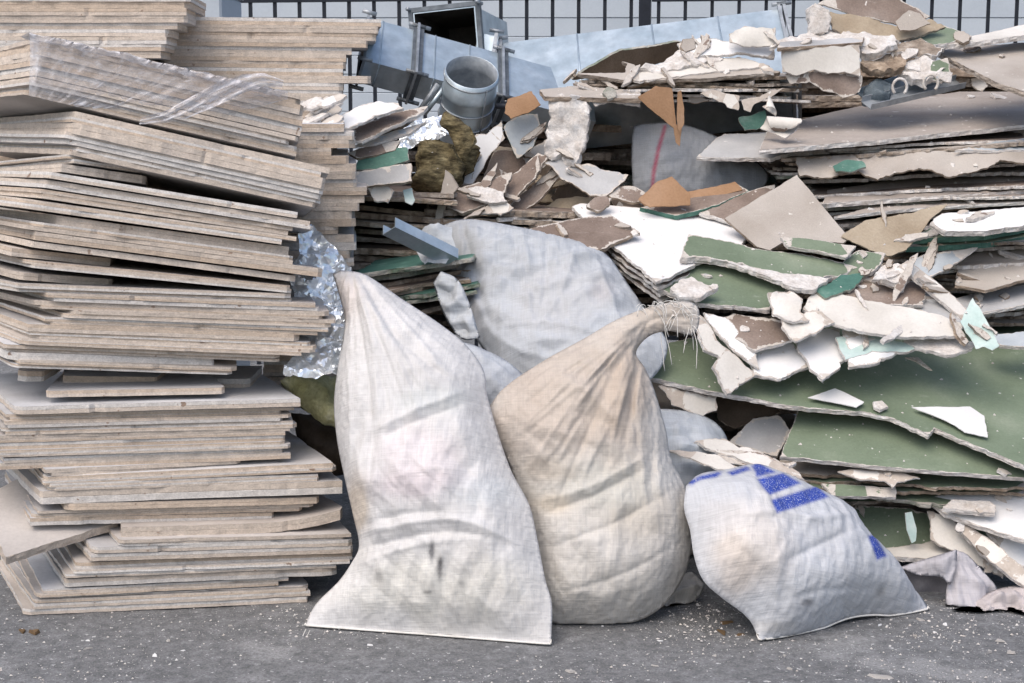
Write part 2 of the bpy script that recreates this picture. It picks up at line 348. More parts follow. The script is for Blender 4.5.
def plate(name, poly2, O, e1, e2, n, t, mats, rag=0.003, warp=0.003, seg=0.008, grid=0.028, cut=(), seed=0, crumple=0.0, curl=None, edge_rough=0.22, parent=None, groove=0.0):
    """A slab: outline poly2 in the plane (O, e1, e2), thickness t below it, broken or cut rim."""
    poly2 = np.asarray(poly2, float)
    area = 0.5 * np.sum(poly2[:, 0] * np.roll(poly2[:, 1], -1) - np.roll(poly2[:, 0], -1) * poly2[:, 1])
    N = len(poly2); idx = list(range(N))
    cutset = set(cut)
    if area < 0:
        poly2 = poly2[::-1]
        cutset = {(N - 2 - k) % N for k in cutset}
    pts = []
    for k in range(N):
        a, b_ = poly2[k], poly2[(k + 1) % N]
        L = np.linalg.norm(b_ - a)
        if L < 1e-6: continue
        m = max(1, int(L / seg))
        s = np.arange(m) / m
        q = a + (b_ - a) * s[:, None]
        nr = np.array([(b_ - a)[1], -(b_ - a)[0]]) / L
        amp = rag * (0.15 if k in cutset else 1.0) * 1.0
        q = q + nr * (n1(s * L * 28 + k * 9, seed + 1) * amp + n1(s * L * 90 + k * 5, seed + 2) * amp * 0.5 + n1(s * L * 300 + k * 3, seed + 3) * amp * 0.22 - np.maximum(n1(s * L * 45 + k * 7, seed + 4) - .35, 0) * amp * 1.5)[:, None]
        pts.append(q)
    out = np.concatenate(pts)
    lo, hi = out.min(0), out.max(0)
    gx, gy = np.meshgrid(np.arange(lo[0], hi[0], grid), np.arange(lo[1], hi[1], grid))
    gp = np.stack([gx.ravel(), gy.ravel()], 1)
    if len(gp):
        gp = gp + np.random.RandomState(seed).uniform(-.25, .25, gp.shape) * grid
        gp = gp[inside(gp, out)]
        if len(gp): gp = gp[dist_poly(gp, out) > grid * 0.4]
    allp = np.concatenate([out, gp]) if len(gp) else out
    vs, es, fs, *_ = delaunay_2d_cdt([Vector(p) for p in allp], [], [list(range(len(out)))], 1, 1e-5)
    uv = np.array([[v.x, v.y] for v in vs])
    fs = [list(f) for f in fs]
    def sgn(f):
        a, b_, c = uv[f[0]], uv[f[1]], uv[f[2]]
        return (b_[0] - a[0]) * (c[1] - a[1]) - (b_[1] - a[1]) * (c[0] - a[0])
    fs = [f if sgn(f) > 0 else f[::-1] for f in fs]
    dr = {}
    for f in fs:
        for k in range(len(f)):
            dr[(f[k], f[(k + 1) % len(f)])] = 1
    rim = [(a, b_) for (a, b_) in dr if (b_, a) not in dr]
    p3 = np.concatenate([uv, np.zeros((len(uv), 1))], 1)
    hgt = fbm(p3 * 3.2 + seed, seed, 2) * warp
    if crumple: hgt = hgt + np.abs(fbm(p3 * 22 + seed, seed + 3, 3)) * crumple - np.abs(fbm(p3 * 9 + seed, seed + 7, 2)) * crumple
    if curl:
        cd, start, rad = curl
        cd = np.asarray(cd, float) / np.linalg.norm(cd)
        s = uv @ cd
        s0 = s.min() + (s.max() - s.min()) * start
        ex = np.maximum(s - s0, 0)
        ang = ex / abs(rad)
        uv3 = uv - np.outer(ex - abs(rad) * np.sin(ang), cd)
        hgt = hgt + np.sign(rad) * abs(rad) * (1 - np.cos(ang))
    else: uv3 = uv
    top = O + np.outer(uv3[:, 0], e1) + np.outer(uv3[:, 1], e2) + np.outer(hgt, n)
    bot = top - np.asarray(n) * t
    nv = len(uv)
    V = [top, bot]
    faces = list(fs) + [[i + nv for i in f[::-1]] for f in fs]
    fm = [0] * len(fs) + [2] * len(fs)
    sm = [True] * (2 * len(fs))
    # rim rings
    rv = sorted({a for a, _ in rim} | {b_ for _, b_ in rim})
    rid = {v: k for k, v in enumerate(rv)}
    outn = np.zeros((len(rv), 2))
    for a, b_ in rim:
        d = uv[b_] - uv[a]; d = np.array([d[1], -d[0]]); d /= (np.linalg.norm(d) + 1e-9)
        outn[rid[a]] += d; outn[rid[b_]] += d
    outn /= (np.linalg.norm(outn, axis=1, keepdims=True) + 1e-9)
    o3 = np.outer(outn[:, 0], e1) + np.outer(outn[:, 1], e2)
    levels = [0.0, 0.06, 0.5, 0.94, 1.0] if not groove else [0.0, 0.05, 0.46, 0.50, 0.54, 0.95, 1.0]
    nl = len(levels) - 1
    base = 2 * nv
    rvp = uv[rv]
    for k, lv in enumerate(levels):
        if k in (0, nl): off = np.zeros(len(rv)) + 0.0002
        else: off = (vnoise(np.concatenate([rvp * 60, np.full((len(rv), 1), lv * 7.3)], 1), seed + k) * edge_rough + (0.3 * edge_rough if k == 2 else 0.1 * edge_rough)) * t - (groove if (groove and k == 3) else 0)
        V.append(top[rv] - np.outer(np.full(len(rv), lv * t), n) + o3 * off[:, None])
    m = len(rv)
    for a, b_ in rim:
        for k in range(nl):
            i0, i1 = base + k * m + rid[a], base + k * m + rid[b_]
            faces.append([i1, i0, i0 + m, i1 + m]); fm.append(3 if (groove and k >= 3) else 1); sm.append(False)
    V = np.concatenate(V)
    o = link_mesh(name, V, faces, mats, fm, sm, parent=parent)
    rimd = dist_poly(uv, out)
    at_ = o.data.attributes.new('rim', 'FLOAT', 'POINT')
    at_.data.foreach_set('value', np.concatenate([rimd, rimd, np.zeros(len(V) - 2 * nv)]).astype(np.float32))
    return o

def frame_of(n):
    n = unit(n)
    x = np.array([1.0, 0, 0]) if abs(n[0]) < 0.9 else np.array([0, 1.0, 0])
    e1 = unit(x - n * (x @ n))
    return e1, np.cross(n, e1), n
_ns = [0]
CHECK = []
def shard(name, label, cat, poly, anchor, n, t=0.0125, mats=('green_paper', 'gypsum', 'brown_paper'), group=None, **kw):
    """A broken sheet: its outline seen in the photograph, laid on the plane through anchor=(px,py,Y) with normal n."""
    _ns[0] += 1
    e1, e2, n = frame_of(n)
    A = P(*anchor)
    p3 = np.array([on_plane(x, y, A, n) for x, y in poly])
    ext = p3.max(0) - p3.min(0)
    CHECK.append((name, label, ext.round(2), p3[:, 1].min().round(2), p3[:, 1].max().round(2), p3[:, 2].min().round(2)))
    q = np.stack([(p3 - A) @ e1, (p3 - A) @ e2], 1)
    o = plate(name, q, A, e1, e2, n, t, mats, seed=_ns[0], **kw)
    return tag(o, label, cat, group)

# ================================================================ SETTING
def box(name, lo, hi, mat, parent=None, bevel=0.0):
    lo, hi = np.asarray(lo, float), np.asarray(hi, float)
    bm = bmesh.new()
    bmesh.ops.create_cube(bm, size=1.0)
    for v in bm.verts: v.co = Vector(((v.co.x + .5) * (hi[0] - lo[0]), (v.co.y + .5) * (hi[1] - lo[1]), (v.co.z + .5) * (hi[2] - lo[2])))
    if bevel: bmesh.ops.bevel(bm, geom=bm.edges[:], offset=bevel, segments=1, affect='EDGES')
    me = bpy.data.meshes.new(name); bm.to_mesh(me); bm.free()
    me.materials.append(MATS[mat])
    o = bpy.data.objects.new(name, me); COL.objects.link(o)
    if parent is None: o.location = lo
    else: o.parent = parent; o.location = lo - np.array(parent.location)
    return o

# asphalt yard: one sheet, finely relieved near the heap
def ground():
    xs = np.unique(np.concatenate([np.linspace(-150, -2.2, 12), np.linspace(-2.2, 2.2, 150), np.linspace(2.2, 150, 12)]))
    ys = np.unique(np.concatenate([np.linspace(-150, -1.0, 12), np.linspace(-1.0, 1.6, 90), np.linspace(1.6, 150, 12)]))
    X, Y = np.meshgrid(xs, ys)
    V = np.stack([X.ravel(), Y.ravel(), np.zeros(X.size)], 1)
    w = ((np.abs(V[:, 0]) < 2.1) & (V[:, 1] > -.95) & (V[:, 1] < 1.5)).astype(float)
    V[:, 2] = (fbm(V * 2.0, 5, 2) * 0.004 + fbm(V * 20, 9, 2) * 0.0015 - 0.003) * w
    nx, ny = len(xs), len(ys)
    Fc = [[j * nx + i, j * nx + i + 1, (j + 1) * nx + i + 1, (j + 1) * nx + i] for j in range(ny - 1) for i in range(nx - 1)]
    o = link_mesh('ground', V, Fc, ['asphalt'], smooth=True, origin=np.zeros(3))
    tag(o, kind='structure')
ground()

# clad building behind the fence, each board a piece
wall = empty('building', (-9.0, 6.3, 0), 'pale blue-grey building wall of horizontal cladding behind the fence', 'building')
BH = 0.112
for k in range(28):
    o = box('cladding_board', (-9.0, 6.3 + 0.002 * (k % 3), 0.02 + k * BH), (10.0, 6.34, 0.02 + (k + 1) * BH - 0.0025), 'cladding', wall, 0.003)
box('backing_wall', (-9.0, 6.345, 0), (10.0, 6.6, 3.3), 'cladding', wall)

# metal bar fence, right end a little nearer
fence = empty('fence', (0.3, 3.45, 0), 'dark metal fence of vertical bars in front of pale cladding', 'fence')
FA, FB = np.array([-1.35, 7.5 - 3.69, 0]), np.array([2.3, 6.87 - 3.69, 0])
FD = unit(FB - FA); FL = np.linalg.norm(FB - FA)
FN = np.array([-FD[1], FD[0], 0])
def prism(name, base, dx, dy, dz, mat, parent):
    """A bar with axes dx, dy, dz (full vectors), standing on base centre."""
    V = []
    for z in (0, 1):
        for sx, sy in ((-.5, -.5), (.5, -.5), (.5, .5), (-.5, .5)):
            V.append(base + np.asarray(dx) * sx + np.asarray(dy) * sy + np.asarray(dz) * z)
    Fc = [[3, 2, 1, 0], [4, 5, 6, 7], [0, 1, 5, 4], [1, 2, 6, 5], [2, 3, 7, 6], [3, 0, 4, 7]]
    return link_mesh(name, V, Fc, [mat], smooth=False, parent=parent)
Zv = np.array([0, 0, 1.0])
def fence_x(px):
    """distance along the fence line where the pixel column meets it"""
    d = ray(px, 60)
    M = np.array([[FD[0], -d[0]], [FD[1], -d[1]]])
    s = np.linalg.solve(M, (CAM - FA)[:2])
    return s[0]
s0, s1 = fence_x(227.5), fence_x(630.7)
nb = 16
step = (s1 - s0) / nb
sp = fence_x(644.5)
bars = [s0 + step * k for k in range(-14, nb + 1)] + [fence_x(658) + step * k * 1.0 for k in range(0, 24)]
for s in bars:
    prism('bar', FA + FD * s, FD * 0.0145, FN * 0.0145, Zv * 1.80, 'fence_paint', fence)
ZR = float(P(700, 1, FA[1] + FD[1] * fence_x(700))[2])
for a, b_, z in ((s0 - step * 14.4, sp - .03, ZR + .026), (sp + .03, bars[-1] + .05, ZR + .014)):
    for zz in (z, 0.18):
        prism('rail', FA + FD * (a + b_) / 2 + Zv * (zz - .015), FD * (b_ - a), FN * 0.03, Zv * 0.03, 'fence_paint', fence)
prism('post', FA + FD * sp, FD * 0.05, FN * 0.05, Zv * 1.95, 'fence_paint', fence)
# pale cabinet corner that shows between the stacks
cb = empty('cabinet', P(205, 60, 2.3) * [1, 1, 0], 'pale blue-grey metal cabinet top showing beyond the board stacks', 'cabinet')
a = P(178, 14, 2.3); b_ = P(221, -6, 2.3)
box('body', (a[0], 2.3, 0), (b_[0], 2.75, b_[2]), 'cladding', cb, 0.008)
box('lid', (a[0] - .01, 2.29, b_[2] + .002), (b_[0] + .012, 2.76, b_[2] + .03), 'cladding', cb, 0.006)

# ================================================================ PANEL STACKS
ONES = ['', 'first', 'second', 'third', 'fourth', 'fifth', 'sixth', 'seventh', 'eighth', 'ninth', 'tenth', 'eleventh', 'twelfth', 'thirteenth', 'fourteenth', 'fifteenth', 'sixteenth', 'seventeenth', 'eighteenth', 'nineteenth', 'twentieth']
TENS = {2: 'twenty', 3: 'thirty', 4: 'forty', 5: 'fifty'}
def ordinal(k):
    if k <= 20: return ONES[k]
    if k % 10 == 0: return {3: 'thirtieth', 4: 'fortieth', 5: 'fiftieth'}[k // 10]
    return TENS[k // 10] + '-' + ONES[k % 10]
_pn = [0]
def panel(xL, yL, xR, yR, Y, dY, t, label, group, vl=(-.2, .45), vr=(-.2, .5), sy=0.0, chip=None, bend=None, name='fibre_panel', mats=('panel_face', 'panel_edge', 'panel_face')):
    """A thick board whose top front edge runs from pixel (xL,yL) to (xR,yR) at depth Y (right end dY further)."""
    _pn[0] += 1
    rs = random.Random(_pn[0] * 13)
    A, B = P(xL, yL, Y), P(xR, yR, Y + dY)
    sx = (B[2] - A[2] - sy * (B[1] - A[1])) / (B[0] - A[0])
    n = unit((-sx, -sy, 1))
    e1 = unit(B - A); e2 = np.cross(n, e1)
    def up(v): return np.array([v[0], v[1], sx * v[0] + sy * v[1]])
    pts = [A, B, B + up(vr), A + up(vl)]
    poly = []
    for k, p in enumerate(pts):
        c = rs.random()
        if k in (0, 1) and c < 0.55:
            d = rs.uniform(.004, .016)
            pr, nx = pts[k - 1], pts[(k + 1) % 4]
            poly.append(p + unit(pr - p) * d); poly.append(p + unit(nx - p) * d * rs.uniform(.6, 1.6))
        else: poly.append(p)
        if k == 0 and rs.random() < 0.5:          # a bite out of the front edge
            s = rs.uniform(.1, .85); w = rs.uniform(.01, .035)
            m_ = A + (B - A) * s
            poly += [m_ - e1 * w, m_ - e1 * w * .3 + e2 * rs.uniform(.003, .008), m_ + e1 * w]
    q = np.stack([(np.array(poly) - A) @ e1, (np.array(poly) - A) @ e2], 1)
    kw = dict(curl=bend) if bend else {}
    ed_ = ['panel_edge', 'panel_edge_pale', 'panel_edge_tan', 'panel_edge']
    mats = (mats[0], rs.choice(ed_), mats[2], rs.choice(ed_)); kw['groove'] = (.0009 if rs.random() < .6 else .0001) if t > .016 else .0001
    o = plate(name, q, A, e1, e2, n, t, mats, rag=0.0017, warp=0.0008, seg=0.022, grid=0.16 if not bend else .03, seed=_pn[0] + 500, edge_rough=0.03, **kw)
    return tag(o, label, 'panel', group)

YL, YR = G(24, 615)[1], G(310, 602)[1]
def stack(lines, base, Y, dY, words, group, vl, vr, sy0, sy1, jit=0.008, k0=1):
    """lines from the bottom up: (xL, xR, top y at x=40, top y at x=300[, extra depth])"""
    prev = base; cnt = k0 - 1
    for k, ln in enumerate(lines):
        xL, xR, a, c = ln[:4]
        ex = ln[4] if len(ln) > 4 else 0.0
        rs = random.Random(k * 7 + len(lines))
        sl = (c - a) / 260.0
        y_at = lambda x: a + sl * (x - 40)
        p_at = lambda x: prev[0] + (prev[1] - prev[0]) / 260.0 * (x - 40)
        d0_, d1_ = p_at(xL) - y_at(xL), p_at(xR) - y_at(xR)
        th = .5 * min(d0_, d1_) + .5 * max(d0_, d1_) if max(d0_, d1_) < 13 else min(d0_, d1_)
        if len(ln) > 5: th = ln[5]
        th = max(th, 3.5)
        dd = Y + 3.69 + rs.uniform(-jit, jit) + ex
        t = (th + 0.25) * dd / F_PX * 1.0
        f = k / max(1, len(lines) - 1)
        lv = (vl[0] * rs.uniform(.9, 1.1), vl[1])
        if th > 6.3 and rs.random() < .72:       # most rows are two thinner boards, slipped against each other
            hp = th * rs.uniform(.42, .58)
            for part_, (yo, tp) in enumerate(((th - hp, hp), (0.0, th - hp))):
                cnt += 1
                sl_, sr_ = (rs.uniform(-9, 7), rs.uniform(-14, 6)) if part_ == 0 else (0.0, 0.0)
                panel(xL + sl_, y_at(xL + sl_) + yo, xR + sr_, y_at(xR + sr_) + yo, dd - 3.69 + rs.uniform(-.004, .009), dY, (tp + .12) * dd / F_PX, '%s panel %s' % (ordinal(cnt), words), group, lv, vr, sy0 + (sy1 - sy0) * f)
        else:
            cnt += 1
            panel(xL, y_at(xL), xR, y_at(xR), dd - 3.69, dY, t, '%s panel %s' % (ordinal(cnt), words), group, lv, vr, sy0 + (sy1 - sy0) * f)
        prev = (a, c)
LOW = [(24, 309, 609, 597), (34, 310, 604, 591.5), (40, 309, 597, 585.5), (43, 290, 589.5, 576.5), (65, 338, 580, 569), (74, 350, 571, 561.5),
       (76, 352, 564, 554.5), (91, 353, 556, 547.5), (92, 353, 549, 541.5), (119, 351, 542, 535)]
stack(LOW, (615, 602.6), YL, YR - YL, 'up from the asphalt at the foot of the panel stack', 'lower stack of beige panels', (-.2, .42), (-.15, .42), 0.0, 0.0)
Ya = YL + .02
LOW2 = [(30, 276, 518, 511.5), (38, 315, 511, 504.5), (65, 321, 504.5, 497.5), (40, 342, 491, 482), (47, 318, 484, 474.5), (45, 333, 477, 464.5), (45, 242, 469.5, 457.5),
        (4, 284, 457, 447, 0, 11.5), (-4, 286, 449, 441), (-2, 285, 442, 434.5), (-3, 290, 434.5, 427.5), (2, 293, 427, 420.5), (5, 293, 420.5, 414), (6, 294, 413.5, 407), (15, 300, 406, 398.5)]
stack(LOW2, (526, 518.5), Ya, YR - YL, 'above the curved panel in the lower stack', 'lower stack of beige panels', (-.22, .45), (-.2, .48), 0.0, 0.0)
# the curved pale panel, its right end riding up
panel(121, 527.5, 346, 520.5, Ya, YR - YL, .0255, 'pale panel bent upwards at its right end in the lower stack', 'lower stack of beige panels', (-.1, .4), (-.2, .45), 0.0, bend=((1, 0), .62, .75))
# slab jutting out from the stack
shard('fibre_panel', 'loose grey panel jutting out askew from the lower stack', 'panel', [(6, 557), (117, 522), (90, 498), (20, 478), (-25, 500)], (60, 540, YL + .01), (0.10, -0.30, 1), t=.021, mats=('panel_face', 'panel_edge', 'panel_face'), group='lower stack of beige panels', rag=.002, warp=.001, edge_rough=.1)
# short pieces on top of the lower stack
panel(45, 391, 226, 387.5, Ya + .03, .06, .016, 'short pale panel on top of the lower stack', 'lower stack of beige panels', (-.03, .3), (-.12, .3))
panel(63, 376, 157, 377, Ya + .14, .03, .030, 'narrow brown block wedged between the two panel stacks', 'lower stack of beige panels', (-.05, .2), (0, .2))
panel(18, 371, 44, 371, Ya + .10, .03, .026, 'broken tan block propping the upper stack', 'lower stack of beige panels', (-.05, .2), (0, .2))
panel(160, 378.5, 250, 379, Ya + .22, .03, .026, 'dark shim set back under the upper stack', 'lower stack of beige panels', (-.05, .2), (0, .2))

UP_ = [(20, 237, 361, 369.5, 0, 7.5), (10, 214, 353, 361.5), (5, 280, 345.5, 356), (22, 315, 338.5, 349), (30, 311, 331.5, 342), (28, 300, 324.5, 334.5), (45, 328, 316.5, 326.5), (72, 336, 308.5, 318.5), (36, 330, 300.5, 310.5),
       (48, 316, 292.5, 302.5), (18, 291, 284.5, 294.5), (18, 112, 273.5, 294, .004, 7.5), (28, 290, 261, 286.5, 0, 7.5), (12, 110, 251, 279, .004, 8), (32, 296, 242, 276.5), (36, 323, 232, 266, 0, 8.5), (34, 293, 222, 257, 0, 8.5), (58, 288, 213.5, 248.5, .03),
       (20, 296, 200.5, 237.5, 0, 9.5), (42, 293, 189, 228, 0, 9), (50, 310, 178.5, 219.5, 0, 8.5), (48, 298, 170, 212.5, 0, 6), (62, 146, 160, 200, .003, 8), (68, 140, 150, 190, .003, 7.5), (78, 321, 138, 194.5, 0, 10), (66, 324, 126, 183.5), (76, 326, 114.5, 172.5), (76, 330, 103.5, 161.5, .004)]
stack(UP_, (369, 378), YL + .03, .10, 'up in the leaning upper panel stack', 'upper leaning stack of beige panels', (-.36, .46), (-.1, .5), 0.02, -0.20, jit=.005)
WR = [(34, 297, 88, 147.5, 0, 10), (36, 299, 77, 137, 0, 10), (37, 302, 66, 126, 0, 10), (38, 303, 55.5, 115.5, 0, 10), (40, 304, 45, 105, 0, 10), (44, 301, 35, 95, 0, 10)]
stack(WR, (98, 158), YL + .03, .12, 'up in the film-wrapped pack on the stack', 'film-wrapped pack of panels', (-.36, .46), (-.1, .5), -0.22, -0.22, jit=.004)

def flat_stack(name_words, group, xs, y_top, pitch, Y, dY, n, slope=0.0, v=(-.05, .5), shown=99, hidden_words=None, sy=0.0):
    rs = random.Random(n)
    for k in range(n):
        if k < len(xs): xL, xR = xs[k]
        else: xL, xR = xs[-1][0] + rs.uniform(-8, 8), xs[-1][1] + rs.uniform(-18, 6)
        y = y_top + pitch * k
        t = (pitch - .1) * (Y + 3.69) / F_PX
        lab = '%s panel down %s' % (ordinal(k + 1), name_words) if k < shown else hidden_words
        panel(xL, y, xR, y + slope * (xR - xL), Y + rs.uniform(-.005, .005), dY, t, lab, group, v, v, sy)
flat_stack('in the flat pile behind the film-wrapped pack', 'flat pile behind the wrapped pack', [(-60, 190), (-60, 189), (-60, 186), (-60, 187), (-60, 178), (-60, 169), (-60, 166), (-60, 164), (-60, 160)], -6, 7.1, .78, .0, 40, 0.0, shown=9, hidden_words='panel low in the flat pile hidden behind the wrapped pack')
B2 = [(166, 381), (165, 378), (164, 376), (160, 368), (160, 351), (168, 346), (160, 345), (150, 343), (150, 371), (150, 343)]
flat_stack('in the flat pile in front of the fence bars', 'flat pile before the fence', B2, 16.5, 7.15, 1.05, .02, 38, 0.012, shown=10, hidden_words='panel low in the pile in front of the fence bars')
B3 = [(262, 344), (262, 354), (262, 355), (262, 331), (262, 348), (262, 356), (262, 355), (262, 356), (262, 367), (262, 364), (262, 359), (262, 352), (262, 355), (262, 338), (262, 354), (262, 356), (262, 350)]
flat_stack('in the short-ended pile beside the crumpled foil', 'pile beside the foil', B3, 124, 7.9, .62, .0, 36, 0.0, shown=17, hidden_words='panel low in the pile behind the crumpled foil')

# stretch film over the wrapped pack
def film():
    a0, b0 = np.array([31, 33.]), np.array([300, 92.])
    nu, nv = 110, 44
    V, uv, dye = [], [], []
    for j in range(nv):
        for i in range(nu):
            u, v = i / (nu - 1), j / (nv - 1)
            # v: 0 lower hem, up the front, over the lip, back across the top
            yl, yr = 98 - 66 * min(v / .72, 1), 158 - 66 * min(v / .72, 1)
            x = 30 + 258 * u * (1 if v > .6 else (.42 + .58 * (v / .6) ** .8) + .0)
            y = yl + (yr - yl) * (x - 40) / 260.0
            Yd = YL + .013 + .10 * u
            p = P(x, y - (2.5 if v > .7 else 0), Yd)
            if v > .72: p = p + np.array([-.02, (v - .72) * .9, -.02 - .16 * (v - .72)])
            V.append(p); uv.append((u * .7, v * .3))
            edge = 1.0 if (v < .05) else 0.0
            d = .26 + .25 * max(0, 1 - abs(u - .02) / .05) + .55 * max(0, 1 - abs(v - .72) / .05) + .75 * max(0, 1 - abs(v - (.03 + .0 * u)) / .06) * (u > .35)
            dye.append((d, d, d))
    V = np.array(V); uv = np.array(uv); dye = np.array(dye)
    w = np.concatenate([uv * [40, 16], np.zeros((len(uv), 1))], 1)
    V[:, 1] -= np.abs(fbm(w * .6, 3, 3)) * .008
    V[:, 2] += fbm(w * .7, 8, 2) * .004
    rid = np.abs(fbm(np.concatenate([uv * [30, 9] + uv[:, ::-1] * 8, np.zeros((len(uv), 1))], 1), 11, 2))
    dye = np.clip(dye + (np.clip(.10 - rid, 0, 1) * 5)[:, None] * .6, 0, 1)
    Fc = [[j * nu + i, j * nu + i + 1, (j + 1) * nu + i + 1, (j + 1) * nu + i] for j in range(nv - 1) for i in range(nu - 1)]
    o = link_mesh('stretch_film', V, Fc, ['film'], smooth=True, uv=uv, dye=dye)
    tag(o, 'clear wrinkled stretch film over the tilted pack of panels', 'plastic film')
    # loose twisted tail of film running down across the front
    V, Fc, uv, dye = [], [], [], []
    path = [(140, 121), (165, 117), (190, 107), (215, 95), (240, 85), (262, 80), (283, 84)]
    W = [7, 13, 22, 26, 22, 14, 7]
    n = 40
    for i in range(n):
        s = i / (n - 1) * (len(path) - 1); k = min(int(s), len(path) - 2); f = s - k
        c = np.array(path[k]) * (1 - f) + np.array(path[k + 1]) * f
        wd = W[k] * (1 - f) + W[k + 1] * f
        for j in range(9):
            q = (j / 8 - .5) * wd
            p = P(c[0] - q * .25, c[1] + q, YL + .02 + .1 * i / n - .012 - .008 * math.cos(j * 1.6 + i * .3))
            V.append(p); uv.append((i * .02, j * .01)); d = .50 + .40 * math.sin(j * 2.1 + i * .21); dye.append((d, d, d))
    Fc = [[i * 9 + j, i * 9 + j + 1, (i + 1) * 9 + j + 1, (i + 1) * 9 + j] for i in range(n - 1) for j in range(8)]
    t = link_mesh('film_tail', np.array(V), Fc, ['film'], smooth=True, uv=np.array(uv), dye=np.array(dye), parent=o)
film()

# ================================================================ SACKS
def smooth_poly(poly, step, sharp=()):
    """Catmull-Rom through the outline points, corners kept where listed."""
    P_ = np.asarray(poly, float); n = len(P_); out = []
    for k in range(n):
        p1, p2 = P_[k], P_[(k + 1) % n]
        p0 = P_[k - 1] if k not in sharp else p1 - (p2 - p1)
        p3 = P_[(k + 2) % n] if (k + 1) % n not in sharp else p2 + (p2 - p1)
        m = max(2, int(np.linalg.norm(p2 - p1) / step))
        for s in np.arange(m) / m:
            a = -.5 * s + s * s - .5 * s ** 3; b_ = 1 - 2.5 * s * s + 1.5 * s ** 3
            c = .5 * s + 2 * s * s - 1.5 * s ** 3; d = -.5 * s * s + .5 * s ** 3
            out.append(p0 * a + p1 * b_ + p2 * c + p3 * d)
    return np.array(out)
def seg_dist(pts, line):
    best = np.full(len(pts), 1e9); par = np.zeros(len(pts)); side = np.zeros(len(pts))
    line = np.asarray(line, float); n = len(line) - 1
    for k in range(n):
        a, b_ = line[k], line[k + 1]; ab = b_ - a
        s = np.clip(((pts - a) @ ab) / (ab @ ab + 1e-12), 0, 1)
        d = pts - a - s[:, None] * ab
        q = np.sqrt((d * d).sum(1)); m = q < best
        best = np.where(m, q, best); par = np.where(m, (k + s) / n, par)
    return best, par

def to_px_many(W):
    q = W - CAM
    z = q @ FWD
    return CX + F_PX * (q @ RIGHT) / z, CY - F_PX * (q @ UP) / z

def cloth_relax(V, E, B, rest, brest, anchor_k, iters, ks=0.9, kb=0.12):
    V0 = V.copy(); n = len(V)
    i, j = E[:, 0], E[:, 1]; bi, bj = B[:, 0], B[:, 1]
    cnt = np.bincount(np.concatenate([i, j]), minlength=n).astype(float)
    bcnt = np.maximum(np.bincount(np.concatenate([bi, bj]), minlength=n), 1).astype(float)
    for it in range(iters):
        for (a, b_, rs, k, c) in ((i, j, rest, ks, cnt), (bi, bj, brest, kb, bcnt)):
            d = V[b_] - V[a]
            L = np.sqrt((d * d).sum(1)) + 1e-9
            cr = d * ((L - rs) / L * 0.5 * k * 1.6)[:, None]
            for x in range(3):
                V[:, x] += (np.bincount(a, cr[:, x], n) - np.bincount(b_, cr[:, x], n)) / c * 1.0
        V += (V0 - V) * anchor_k[:, None]
    for it in range(1):
        S = np.stack([(np.bincount(i, V[j, x], n) + np.bincount(j, V[i, x], n)) / cnt for x in range(3)], 1)
        V = np.where((anchor_k > .1)[:, None], V, V + (S - V) * .45)
    return V

